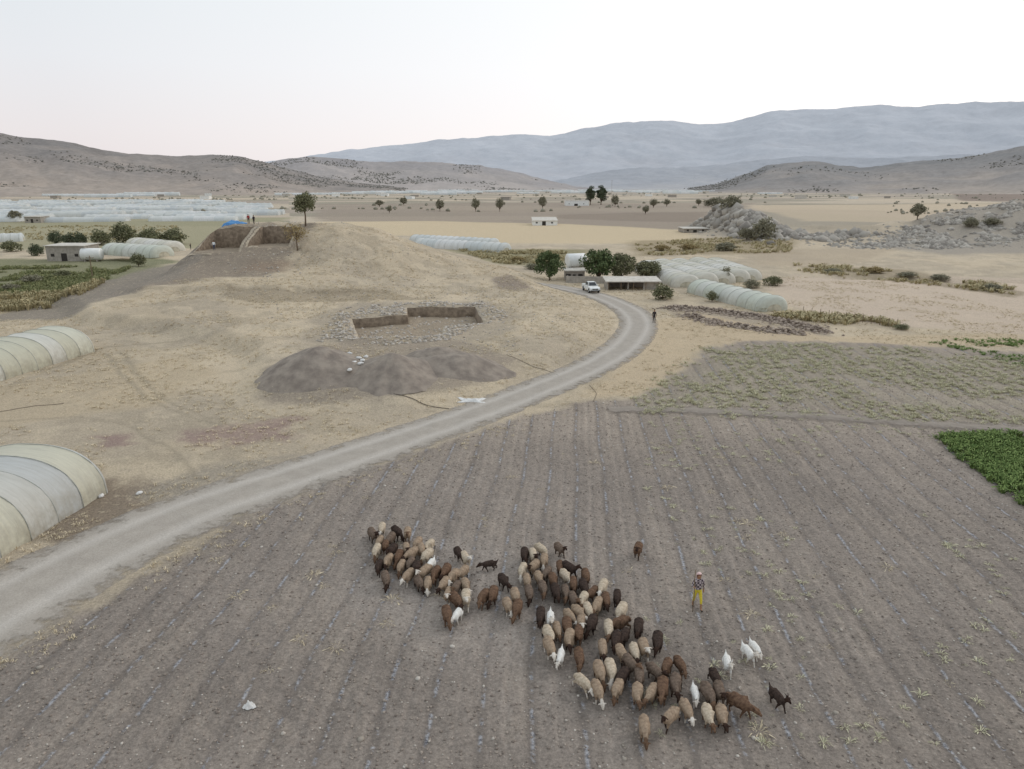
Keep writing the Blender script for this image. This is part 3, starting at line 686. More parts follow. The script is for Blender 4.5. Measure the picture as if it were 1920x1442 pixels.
pxt(325,482,260,474,3.5,2.8,MP3,"white polytunnel behind the mound","polytunnels behind the mound",seed=12)
pxt(40,452,-120,456,3.5,2.8,MP5,"pale polytunnel behind the mound","polytunnels behind the mound",seed=13)
def lowt(L_,hw,ht,nb):
    V=[];Fc=[];seg=8;n=nb*4
    for i in range(n+1):
        y=i*L_/n;s=.35*abs(math.sin(math.pi*i/4))
        for j in range(seg+1):
            a=math.pi*j/seg;V.append((math.cos(a)*(hw),y,math.sin(a)**.8*(ht-s)))
    w=seg+1
    for i in range(n):
        for j in range(seg): Fc.append((i*w+j,(i+1)*w+j,(i+1)*w+j+1,i*w+j+1))
    Fc.append(tuple(range(w)));Fc.append(tuple(n*w+j for j in range(w-1,-1,-1)))
    return mesh("far_polytunnel",V,Fc,True)
FT=lowt(50,4.2,3.4,8);FT.materials.append(MP5)
MP6=panelmat("faded_plastic_film",lin(202,206,206),lin(210,212,208),lin(216,218,214),9,.2)
for iy,y in enumerate(np.concatenate([np.arange(400,520,15),np.arange(560,900,24)])):
    for ix,x in enumerate((-1,0,1,2,3)):
        X=-.70*y+ x*58+ (iy%3)*9+24
        if X>-.345*y-20 or X<-.80*y-40: continue
        if random.random()<.18: continue
        o=obj("polytunnel",FT,None,(X+50,y+random.uniform(-3,3),h1(X,y)-.1),math.pi/2+.06);o.scale=(1,random.uniform(.7,1.05),random.uniform(.85,1.15));tag(o,"long pale blue-white polytunnel in the valley","greenhouse","valley polytunnels")
        o.material_slots[0].link='OBJECT';o.material_slots[0].material=random.choice([MP5,MP6])
for k in range(150):
    c=random.choice([(420,362,90),(700,362,80),(1010,359,60),(1130,358,70),(1300,359,90),(1450,359,110),(1560,358,90),(1880,352,60),(600,359,60),(260,366,80),(860,361,60)])
    u=random.gauss(c[0],c[2]*.6);v_=max(c[1]+random.gauss(0,2.4),355.5)
    x,y=P(u,v_)
    o=obj("polytunnel",FT,None,(x,y,h1(x,y)),math.pi/2+random.uniform(-.2,.2));s=random.uniform(.9,1.7);o.scale=(s,s*1.3,s*1.3);tag(o,"small pale polytunnel far across the valley","greenhouse","valley polytunnels")
# ---------------- trees
MBARK=noisemat("bark",lin(98,86,74),lin(128,112,96),6,bump=.4)
def leafm(n,a,b_): return islandmat(n,a,b_,.8)
ML={"green":leafm("green_leaves",lin(64,79,52),lin(112,123,85)),"olive":leafm("olive_leaves",lin(88,92,69),lin(138,136,106)),"brown":leafm("autumn_leaves",lin(128,112,76),lin(168,150,110)),"dark":leafm("dark_leaves",lin(70,80,62),lin(104,109,87)),"haze":leafm("haze_tinted_leaves",lin(116,113,95),lin(152,147,126))}  # haze leaves: foliage colour lightened to paint in distance haze
def tree_mesh(ht,cw,ch,nleaf,ls,seed,tr=.14,base=None,nc=15):
    r=random.Random(seed);g_=np.random.default_rng(seed)
    th_=ht-ch*.75 if base is None else base
    parts=[tube([(0,0,-.1),(r.uniform(-.1,.1),r.uniform(-.1,.1),th_*.6),(r.uniform(-.2,.2),r.uniform(-.2,.2),th_+ch*.25),(0,0,ht-ch*.25)],[tr*1.3,tr,tr*.7,tr*.2],8)]
    clumps=[]
    for k in range(nc):
        a=k*2.4+r.uniform(-.4,.4);el=-1.0+2.3*(k+.5)/nc+r.uniform(-.2,.2);rad=r.uniform(.5,.85)
        cx=math.cos(a)*math.cos(el)*cw/2*rad;cy=math.sin(a)*math.cos(el)*cw/2*rad;cz=ht-ch/2+math.sin(el)*ch/2*rad*.95
        clumps.append((cx,cy,cz,r.uniform(.16,.27)*cw))
        s0=(0,0,th_*r.uniform(.7,1.0));mid=(cx*.5,cy*.5,(s0[2]+cz)*.5+.05*ht)
        parts.append(tube([s0,mid,(cx,cy,cz)],[tr*.5,tr*.3,tr*.08],5))
    clumps.append((0,0,ht-ch*.45,cw*.3))
    tm=mesh("trunk",*join(parts),True)
    cs=np.array(clumps);k=g_.integers(0,len(cs),nleaf);d=g_.normal(0,1,(nleaf,3));d/=np.linalg.norm(d,axis=1)[:,None];rad=g_.random(nleaf)**.45
    c=cs[k][:,:3]+d*(rad*cs[k][:,3])[:,None]*np.array([1,1,.8])
    c[:,2]=np.maximum(c[:,2],.12)
    u=g_.normal(0,1,(nleaf,3));u/=np.linalg.norm(u,axis=1)[:,None];w=np.cross(u,g_.normal(0,1,(nleaf,3)));w/=np.linalg.norm(w,axis=1)[:,None]
    s=ls*g_.uniform(.6,1.3,nleaf)[:,None]
    V=np.stack([c-u*s-w*s*.5,c+u*s*.1-w*s*.6,c+u*s+w*s*.2,c+w*s*.6],1).reshape(-1,3)
    Fc=np.arange(nleaf*4).reshape(-1,4)
    return tm,mesh("crown",V,Fc)
TM={"round":tree_mesh(6,4.6,3.9,3000,.16,1),"bush":tree_mesh(5,5,4.7,4200,.17,2,base=.5),"bush2":tree_mesh(5,5,4.5,3800,.17,12,base=.5),"sparse":tree_mesh(5,4.2,3.6,900,.13,3,tr=.11),"tall":tree_mesh(8,4,7,3000,.2,4,base=1.0),"small":tree_mesh(4,4,3.4,1300,.18,5,base=.5,tr=.1),"small2":tree_mesh(4,3.6,3.3,1200,.18,6,base=.6,tr=.1),"low":tree_mesh(3,4,3,1500,.17,15,base=.2,tr=.06),"low2":tree_mesh(3,4,2.9,1300,.17,16,base=.2,tr=.06)}
TD={"round":(6,4.6),"bush":(5,5),"bush2":(5,5),"sparse":(5,4.2),"tall":(8,4),"small":(4,4),"small2":(4,3.6),"low":(3,4),"low2":(3,4)}
for k in TM: TM[k][0].materials.append(MBARK);TM[k][1].materials.append(ML["green"])
def tree(kind,u,v,hp,wp,leaf,label,group=None,name="tree"):
    x,y,z,t=hit(u,v)
    s=t/F;hh=hp*s/.97;ww=wp*s
    root=bpy.data.objects.new(name,None);COL.objects.link(root);root.location=(x,y,z);root.rotation_euler=(0,0,random.uniform(0,6.28))
    root.scale=(ww/TD[kind][1],ww/TD[kind][1],hh/TD[kind][0]);tag(root,label,"tree" if name!="bush" else "bush",group)
    a=obj("trunk",TM[kind][0],root);c=obj("crown",TM[kind][1],root);c.material_slots[0].link='OBJECT';c.material_slots[0].material=ML[leaf]
tree("round",573,424,62,45,"olive","lone round-crowned tree on the mound summit")
tree("sparse",558,470,50,46,"brown","sparse yellowing tree on the mound shoulder")
tree("bush",1030,526,54,50,"green","bushy green tree beside the homestead","homestead trees")
tree("bush2",1122,528,62,62,"green","dense green tree beside the water tank","homestead trees")
tree("bush",1165,526,50,48,"olive","olive-green tree beside the shed","homestead trees")
tree("bush2",1215,526,38,54,"olive","low spreading tree behind the shed","homestead trees")
tree("low",1242,562,26,44,"olive","low grey-green bush beside the greenhouse",None,"bush")
tree("small",1358,530,28,24,"haze","small haze-pale tree between greenhouses")
tree("low2",1335,566,20,22,"olive","small bush at the greenhouse side",None,"bush")
FARG="scattered valley trees"
for (u,v_,hp,wp) in [(825,396,20,18),(892,397,24,18),(937,397,24,18),(1017,392,22,18),(1153,388,20,16),(757,385,14,16),(712,388,12,18),(1225,390,16,18),(1250,388,14,14),(1210,402,16,16),(730,400,14,12),(1720,412,28,30),(30,416,20,26),(1310,386,12,14),(1380,388,12,14)]:
    tree(random.choice(["small","small2"]),u,v_,hp,wp,"haze","small haze-pale tree in a dry valley field",FARG)
tree("tall",1107,384,34,20,"dark","tall dark tree beside a farm building",FARG);tree("tall",1127,384,35,22,"dark","tall dark tree beside a farm building",FARG)
for (u,v_,hp,wp,l) in [(232,456,34,50,"olive"),(190,460,26,40,"olive"),(105,460,26,26,"dark"),(130,460,22,28,"dark"),(152,460,22,26,"dark"),(280,460,28,52,"olive"),(325,458,26,50,"olive"),(20,472,18,40,"olive"),(70,480,20,30,"dark"),(1340,388,16,50,"haze"),(1372,392,22,46,"haze"),(1430,448,34,50,"haze"),(1400,450,22,36,"haze"),(1360,470,14,46,"haze"),(1290,470,12,36,"brown"),(1240,470,10,36,"brown"),(1560,512,8,36,"haze"),(1640,512,10,40,"brown"),(1700,520,10,36,"haze"),(1760,525,10,40,"haze"),(1860,545,12,40,"haze"),(1690,618,10,30,"olive"),(1820,426,16,30,"haze"),(1860,424,14,32,"haze"),(260,500,24,30,"olive"),(60,530,14,40,"haze"),(120,520,12,36,"olive"),(20,545,12,36,"haze"),(970,492,10,34,"brown"),(1410,540,14,34,"haze"),(1450,535,16,40,"olive"),(1000,505,10,34,"haze")]:
    tree(random.choice(["low","low2"]),u,v_,hp,wp,l,"leafy bush in rough grass","streamside bushes","bush")
# ---------------- buildings
MCON=noisemat("grey_render",lin(144,138,130),lin(172,164,154),1.5,bump=.2);MROOF=noisemat("pale_sheet_roof",lin(184,178,168),lin(210,204,194),1.2)
MDARK=noisemat("dark_opening",lin(54,50,47),lin(70,66,62),3);MWOOD=noisemat("weathered_wood",lin(110,94,78),lin(140,124,104),4)
MWHITE=noisemat("white_paint",lin(218,218,214),lin(232,232,229),.7,rough=.4,spec=.5)
def shed(u,v,wp,hp,depth,label,open_=False,wallm=None,name="shed",rot=0.0,slope=.12):
    x,y,z,t=hit(u,v);s=t/F;w=wp*s;h=hp*s
    root=bpy.data.objects.new(name,None);COL.objects.link(root);root.location=(x,y,z-.05);root.rotation_euler=(0,0,rot);tag(root,label,"building")
    wm=wallm or MCON
    if open_:
        V,Fc=join([box(-w/2,w/2,depth-.2,depth,0,h-.1),box(-w/2,-w/2+.2,0,depth-.2,0,h-.1-slope),box(-w*.1,-w*.1+.2,.4,depth-.2,0,h-.1-slope),box(w*.2,w/2,.5,.7,0,h-.1-slope)])
        obj("wall",mesh("wall",V,Fc),root,mat=wm)
        for k in range(5):
            px=-w/2+.3+(w-.5)*k/4;obj("post",mesh("post",*tube([(px,.1,0),(px,.1,h-.1-slope)],[.07,.06],8)),root,mat=MWOOD)
    else:
        V,Fc=box(-w/2,w/2,0,depth,0,h-.12-slope);obj("wall",mesh("wall",V,Fc),root,mat=wm)
        obj("door",mesh("door",*box(-w*.12,w*.03,-.03,.02,.02,min(2,h*.6))),root,mat=MDARK)
        for q in (-.34,.28):
            obj("window",mesh("window",*box(w*q-.45,w*q+.45,-.025,.02,h*.3,h*.3+.7)),root,mat=MDARK)
    V,Fc=box(-w/2-.3,w/2+.3,-.4,depth+.3,h-.1,h+.06)
    for i_ in (4,5,0,1): V[i_]=(V[i_][0],V[i_][1],V[i_][2]-slope)
    obj("roof",mesh("roof",V,Fc),root,mat=MROOF);return root
shed(1187,544,98,20,4.5,"low open shed with flat pale roof on posts",True,slope=.3)
shed(1078,526,36,20,4,"small grey block hut beside the trees")
shed(1022,423,46,13,16,"pale shelter with white sloping roof in a dry field",False,wallm=MWHITE,slope=1.0)
shed(1082,386,44,10,12,"distant low farm building with pale walls",wallm=MWHITE)
shed(1305,436,46,8,10,"low grey stone farm building beside the stream")
shed(125,490,72,30,7,"grey concrete shed with flat roof behind the mound")
shed(62,418,30,12,8,"small pale farmhouse near the valley greenhouses")
shed(1612,360,26,9,14,"distant square building at the hill foot")
x,y,z,t=hit(1100,531);tag(obj("block_wall",mesh("block_wall",*join([box(-4,4.4,0,.2,-.1,1.3),box(-4,-3.8,.2,3,-.1,1.1)])),loc=(x,y,z),rot=-.15,mat=MCON),"rough grey block wall around the homestead yard","wall")
hv,hf=join([box(-5,5,-4,4,0,3.2),box(-5.3,5.3,-4.3,4.3,3.2,3.5),box(-1,0,-4.04,-4,0,2.1),box(2,3.2,-4.04,-4,1,2.1)])
HB=[]
for mm in (MWHITE,MCON,MROOF):
    me=mesh("farm_building",hv,hf);me.materials.append(mm);HB.append(me)
for k in range(60):
    u=random.choice([random.gauss(420,120),random.gauss(700,100),random.gauss(1200,160),random.gauss(1600,150),random.uniform(0,1920)]);v_=random.choice([random.uniform(356,362),random.uniform(360,374)])
    x,y=P(u,v_);s=random.uniform(.8,1.5);o=obj("farm_building",random.choice(HB),None,(x,y,h1(x,y)),random.uniform(-.5,.5));o.scale=(s,s,s);tag(o,"small pale flat-roofed building far across the valley","building","distant valley buildings")
def tank(u,v,wp,dp,label,rot=0,stand=1.2):
    x,y,z,t=hit(u,v);s=t/F;Lh=wp*s/2;r=dp*s/2
    root=bpy.data.objects.new("water_tank",None);COL.objects.link(root);root.location=(x,y,z);root.rotation_euler=(0,0,rot);tag(root,label,"water tank")
    zc=stand+r
    obj("tank_shell",mesh("tank_shell",*tube([(-Lh,0,zc),(-Lh+.04,0,zc),(-Lh+.18,0,zc),(Lh-.18,0,zc),(Lh-.04,0,zc),(Lh,0,zc)],[r*.5,r*.85,r,r,r*.85,r*.5],24),True),root,mat=MWHITE)
    for q in (-.6,.6): obj("support",mesh("support",*box(Lh*q-.12,Lh*q+.12,-r*.7,r*.7,-.1,stand+r*.35)),root,mat=MCON)
tank(1079,520,36,26,"large white cylindrical water tank on concrete supports",.35,2.0)
tank(174,490,36,22,"pale cylindrical tank beside a grey shed",.1,.3)
MBLUE=noisemat("blue_tarpaulin",lin(60,116,172),lin(104,154,200),2,rough=.5)
def cloth(name,u,v,w,d,hh,m,label,cat,seed,world=None):
    x,y,z,t=hit(u,v) if world is None else (*world,h1(*world),0);n1=26
    V=[];Fc=[]
    for i_ in range(n1):
        for j_ in range(n1):
            a=i_/(n1-1)*2-1;b_=j_/(n1-1)*2-1
            V.append((x+a*w/2*(1+.15*math.sin(3*b_+seed)+.2*(vn(np.array([b_*4]),np.array([seed*1.]),3)[0]-.5)),y+b_*d/2*(1+.25*math.sin(4*a+seed)),0))
    V=np.array(V);e=1-np.maximum(np.abs(np.linspace(-1,1,n1))[:,None],np.abs(np.linspace(-1,1,n1))[None]).ravel()**2
    V[:,2]=hgt(V[:,0],V[:,1])+.03+hh*e*(.2+1.3*(fbm(V[:,0]*6/w,V[:,1]*6/w,3,seed)-.2))
    for i_ in range(n1-1):
        for j_ in range(n1-1): Fc.append((i_*n1+j_,(i_+1)*n1+j_,(i_+1)*n1+j_+1,i_*n1+j_+1))
    tag(obj(name,mesh(name,V,np.array(Fc)),mat=m),label,cat)
cloth("tarpaulin",441,424,4.8,2.4,.8,MBLUE,"crumpled blue tarpaulin on the mound summit","tarpaulin",3,world=(-55.0,146.4))
MPW=noisemat("white_plastic",lin(196,194,190),lin(226,224,220),5,rough=.5)
cloth("plastic_sheet",885,752,2.2,1.1,.3,MPW,"crumpled white plastic sheet beside the road","plastic sheet",5)
cloth("plastic_bag",468,1328,.42,.3,.26,MPW,"white plastic bag lying on ploughed soil","plastic bag",8)
for (u,v_) in [(656,665),(672,672),(664,680),(655,690),(686,668),(676,682),(262,927),(190,932),(650,672),(680,676)]:
    zz_=1.6 if u>400 else 0
    x,y=P(u,v_,zz_+.6 if u>400 else 0)
    V,Fc=rockt(u,2,.6);s_=1 if u>400 else .7;V=[(a*.32*s_,b_*.22*s_,c*.25*s_) for a,b_,c in V]
    dg_=.85 if u>400 else .1
    tag(obj("sandbag",mesh("sandbag",V,Fc,True),loc=(x,y,h1(x,y)+dg_),rot=u,mat=MPW),"small white sack lying on earth","sack","white sacks on the spoil heaps")
MHOSE=noisemat("black_hose",lin(96,88,80),lin(116,106,96),4)
def hose(px,z0,label,r_=.025):
    c=spline([P(u,v,z0) for u,v in px],8);pts=[(a,b_,h1(a,b_)+r_+.02) for a,b_ in c]
    tag(obj("irrigation_hose",mesh("irrigation_hose",*tube(pts,[r_]*len(pts),6),True),mat=MHOSE),label,"hose")
hose([(738,742),(770,746),(800,752),(842,757)],.5,"black irrigation hose lying in dry grass",.035)
hose([(950,682),(990,690),(1030,694),(1058,708)],.2,"dark irrigation hose crossing towards the road",.022)
hose([(1105,722),(1118,738),(1112,754)],0,"thin dark pipe beside the road verge",.018)
hose([(0,772),(60,763),(120,757)],0,"dark hose lying across dry grass",.022)
def pole(u,v,hp,label):
    x,y,z,t=hit(u,v);h=hp*t/F
    tag(obj("utility_pole",mesh("utility_pole",*join([tube([(0,0,-.2),(0,0,h)],[.12,.08],8),box(-.8,.8,-.06,.06,h-.5,h-.38)])),loc=(x,y,z),mat=MWOOD),label,"pole","utility poles")
pole(174,522,42,"weathered wooden pole in marsh grass");pole(1300,358,26,"distant power pole in the valley");pole(705,366,26,"distant power pole in the valley");pole(728,366,30,"distant power pole in the valley");pole(1146,384,44,"distant power pole in the valley")
for k in range(12):
    u=1505+k*16;x,y=P(u,590+k*2.2);tag(obj("fence_post",mesh("fence_post",*tube([(0,0,-.1),(0.03,0,1.2)],[.05,.04],6)),loc=(x,y,h1(x,y)),mat=MWOOD),"short wooden fence post in dry grass","fence post","fence posts in dry field")
# ---------------- skin figures
def skin(name,J,E,root,sub=2):
    names=list(J);idx={n:i for i,n in enumerate(names)}
    me=bpy.data.meshes.new(name);me.from_pydata([J[n][:3] for n in names],[(idx[a],idx[b]) for a,b in E],[]);me.update()
    o=bpy.data.objects.new(name,me);COL.objects.link(o)
    md=o.modifiers.new("s",'SKIN');md.use_smooth_shade=True
    for n,v in zip(names,me.skin_vertices[0].data):
        r=J[n][3];v.radius=(r,r) if not isinstance(r,tuple) else r;v.use_root=(n==root)
    ss=o.modifiers.new("b",'SUBSURF');ss.levels=sub;ss.render_levels=sub
    dg=bpy.context.evaluated_depsgraph_get();out=bpy.data.meshes.new_from_object(o.evaluated_get(dg))
    out.name=name;bpy.data.objects.remove(o);bpy.data.meshes.remove(me)
    out.materials.clear();out.polygons.foreach_set("use_smooth",np.ones(len(out.polygons),bool));return out
def chain(*n): return [(n[i],n[i+1]) for i in range(len(n)-1)]
def sheep_mesh(pose,goat=False,seed=0,phase=0.0,turn=0.0):
    k=.72 if goat else .88
    J={"mid":(0,.08,.60,.27*k+.02),"rump":(0,.36,.60,.25*k),"hipc":(0,.5,.58,.17*k),"chest":(0,-.22,.59,.25*k),"sh":(0,-.40,.62,.18*k)}
    if pose=="graze": J.update({"nk":(turn*.4,-.55,.50,.10),"hd":(turn,-.68,.30,.08),"hd2":(turn*1.2,-.73,.20,.065),"mz":(turn*1.3,-.76,.10,.042)});er=(turn,-.655,.37)
    elif pose=="low": J.update({"nk":(turn*.4,-.57,.62,.105),"hd":(turn,-.73,.55,.085),"hd2":(turn*1.3,-.82,.47,.065),"mz":(turn*1.5,-.90,.40,.042)});er=(turn,-.70,.59)
    else: J.update({"nk":(turn*.4,-.54,.76,.10),"hd":(turn,-.66,.90,.085),"hd2":(turn*1.3,-.76,.87,.065),"mz":(turn*1.5,-.86,.81,.042)});er=(turn,-.63,.95)
    E=chain("mid","chest","sh","nk","hd","hd2","mz")+chain("mid","rump","hipc")
    for s,n in ((-1,"a"),(1,"b")):
        J["ear"+n]=(er[0]+s*.12,er[1]+.01,er[2]-.01,.03);J["er"+n]=(er[0]+s*.20,er[1]+.02,er[2]-.06,.018);E+=chain("hd","ear"+n,"er"+n)
        st=.12*s*phase
        J["fs"+n]=(s*.12,-.30,.42,.08);J["fk"+n]=(s*.12,-.30-st,.24,.042);J["ff"+n]=(s*.12,-.30-st*1.8,.05,.033);J["ft"+n]=(s*.12,-.33-st*1.8,.012,.035)
        E+=chain("chest","fs"+n,"fk"+n,"ff"+n,"ft"+n)
        J["hs"+n]=(s*.13,.34,.44,.11);J["hk"+n]=(s*.13,.30+st,.35,.07);J["hh"+n]=(s*.12,.47+st*1.4,.23,.04);J["hf"+n]=(s*.12,.44+st*1.6,.05,.033);J["ht"+n]=(s*.12,.41+st*1.6,.012,.035)
        E+=chain("rump","hs"+n,"hk"+n,"hh"+n,"hf"+n,"ht"+n)
    if goat:
        J["t1"]=(0,.62,.70,.035);J["t2"]=(0,.68,.80,.02);E+=chain("hipc","t1","t2")
        for s,n in ((-1,"a"),(1,"b")):
            J["h1"+n]=(er[0]+s*.05,er[1]+.06,er[2]+.10,.02);J["h2"+n]=(er[0]+s*.09,er[1]+.15,er[2]+.16,.01);E+=chain("hd","h1"+n,"h2"+n)
    else:
        J["t1"]=(0,.62,.50,.10);J["t2"]=(0,.65,.38,.065);E+=chain("hipc","t1","t2")
    me=skin("body",J,E,"mid",2)
    n=len(me.vertices);co=np.empty(n*3);me.vertices.foreach_get("co",co);co=co.reshape(-1,3);no=np.empty(n*3);me.vertex_normals.foreach_get("vector",no);no=no.reshape(-1,3)
    if not goat:
        w=sst(.30,.40,co[:,2])*sst(-.56,-.42,co[:,1])
        nz=fbm(co[:,0]*14+co[:,2]*9,co[:,1]*14+co[:,2]*5,2,seed)-.45
        co=co+no*(w*nz*.06)[:,None]
    me.vertices.foreach_set("co",co.ravel())
    hy=er[1]+.05
    for p in me.polygons:
        c=p.center
        if c.y<hy or (c.z<.27 and not(c.y<-.5)): p.material_index=1
    me.update();return me
def wool(name,c1,c2): return noisemat(name,c1,c2,9,rough=1,spec=.05,bump=.7,bscale=38,dist=.02)
W={"d":wool("dark_brown_wool",lin(50,42,39),lin(78,65,58)),"b":wool("chestnut_wool",lin(84,65,54),lin(120,96,78)),"b2":wool("grey_brown_wool",lin(90,77,68),lin(124,108,95)),"t":wool("tan_wool",lin(134,115,97),lin(168,148,127)),"c":wool("cream_wool",lin(166,150,130),lin(202,187,166)),"w":wool("white_hair",lin(210,206,198),lin(234,231,226))}
HD={"dark":wool("dark_face_hair",lin(46,36,32),lin(70,54,46)),"tan":wool("brown_face_hair",lin(90,70,56),lin(120,96,78)),"white":wool("pale_face_hair",lin(196,186,172),lin(226,218,208))}
SM=[sheep_mesh("graze",False,1,.3,.05),sheep_mesh("low",False,2,-.9,-.08),sheep_mesh("graze",False,3,-.8,-.12),sheep_mesh("low",False,4,.7,.1),sheep_mesh("up",False,5,.8,.06),sheep_mesh("low",False,8,.4,0)]
GM=[sheep_mesh("up",True,6,.9,.05),sheep_mesh("low",True,7,-.8,-.08)]
for m_ in SM+GM:
    m_.materials.append(W["t"]);m_.materials.append(HD["dark"])
raw="""699,1003,b 716,990,c 743,1000,d 764,1001,t 712,1015,t 722,1024,b 732,1012,b 709,1032,c 735,1034,d 748,1044,b 762,1030,t 772,1042,t 783,1020,t 790,1032,t 805,1022,c 801,1042,c 755,1060,t 768,1056,b 780,1066,d 712,1060,d 723,1085,b 727,1052,t 766,1080,t 785,1090,b 797,1072,t 806,1060,w 802,1092,t 817,1076,b 833,1095,t 836,1072,b 850,1082,t 860,1037,d 872,1045,c 868,1072,t 871,1097,t 856,1102,b 845,1117,t 868,1124,c 857,1124,b 840,1152,b 855,1150,w 917,1055,x 944,1088,d 922,1115,b 909,1119,b 952,1135,t 970,1142,b 985,1040,d 998,1042,c 1015,1030,c 1020,1050,t 1049,1028,b 1001,1062,t 980,1070,c 966,1118,t 988,1088,t 992,1112,b 1010,1082,t 1026,1075,b 1018,1102,b 1036,1088,b 1050,1063,b 1060,1080,c 1066,1068,d 1045,1110,d 1060,1112,b 1075,1095,b 1098,1080,b 1096,1102,d 1077,1122,b 1090,1125,c 1110,1110,b 1130,1103,c 1136,1125,b 1157,1118,d 1165,1145,c 1100,1143,c 1085,1150,t 1070,1156,t 1120,1135,t 1016,1156,d 1031,1163,w 1045,1180,t 1060,1176,b 1082,1190,b 1070,1195,t 1106,1170,d 1092,1166,t 1141,1180,c 1130,1215,t 1163,1170,b 1160,1205,d 1197,1175,d 1233,1203,d 1207,1215,t 1190,1222,c 1170,1228,t 1168,1190,d 1086,1230,b 1030,1215,t 1032,1190,c 1051,1230,w 1093,1278,c 1120,1294,t 1145,1258,c 1125,1260,t 1158,1290,t 1165,1268,d 1190,1255,b 1195,1299,t 1180,1242,b 1222,1299,t 1228,1258,b 1242,1292,b 1250,1250,b 1275,1245,b 1266,1284,b 1305,1297,w 1341,1270,d 1328,1300,b 1346,1298,b 1386,1320,r 1208,1362,t 1257,1346,l 1287,1328,t 1327,1340,c 1353,1340,t 1364,1243,w 1403,1222,w 1416,1212,w 1458,1305,y 1196,1031,b"""
an=[]
for s in raw.split():
    u,v_,c=s.split(",");x,y=P(float(u),float(v_),.42);an.append([x,y,c])
A_=np.array([[a[0],a[1]] for a in an])
for it in range(20):
    D=A_[:,None]-A_[None];Ds=D.copy();Ds[...,1]*=.5;dd=np.hypot(Ds[...,0],Ds[...,1])+np.eye(len(A_))*9
    push=np.clip(.43-dd,0,1)[...,None]*D/(np.hypot(D[...,0],D[...,1])[...,None]+1e-6);A_=A_+push.sum(1)*.3
desc={"d":"dark brown woolly sheep","b":"chestnut brown woolly sheep","t":"tan woolly sheep with fat tail","c":"cream woolly sheep","w":"white short-haired goat","x":"dark goat with pale patches turned sideways","y":"dark brown goat walking apart from the flock","r":"chestnut sheep with head lowered at flock edge","l":"tan sheep grazing beside dry stalks"}
for i_,(a,c) in enumerate(zip(an,[q[2] for q in an])):
    x,y=A_[i_];goat=c in "wxy"
    me=random.choice(GM if goat else SM)
    rot=random.gauss(0,.28)
    if c=="x":rot=-1.2
    if c=="r":rot=.7
    if c=="l":rot=-.75
    if c=="y":rot=.25
    if c=="w":rot=random.gauss(-.1,.22)
    col_={"x":"d","y":"d","r":"b","l":"t"}.get(c,c)
    if col_=="b" and random.random()<.4: col_="b2"
    hd=HD["white"] if c in "w" or (c in "ct" and random.random()<.35) else HD["dark"] if c in "dxy" else random.choice([HD["dark"],HD["tan"]])
    o=obj("goat" if goat else "sheep",me,None,(x,y,h1(x,y)-.01),rot);s=random.uniform(.78,.92)*(.9 if goat else 1);o.scale=(s*random.uniform(.86,.98),s,s)
    for k,mm in ((0,W[col_]),(1,hd)): o.material_slots[k].link='OBJECT';o.material_slots[k].material=mm
    tag(o,desc[c]+(" walking head-down on ploughed soil" if len(desc[c].split())<6 else ""),"goat" if goat else "sheep","flock of sheep and goats")
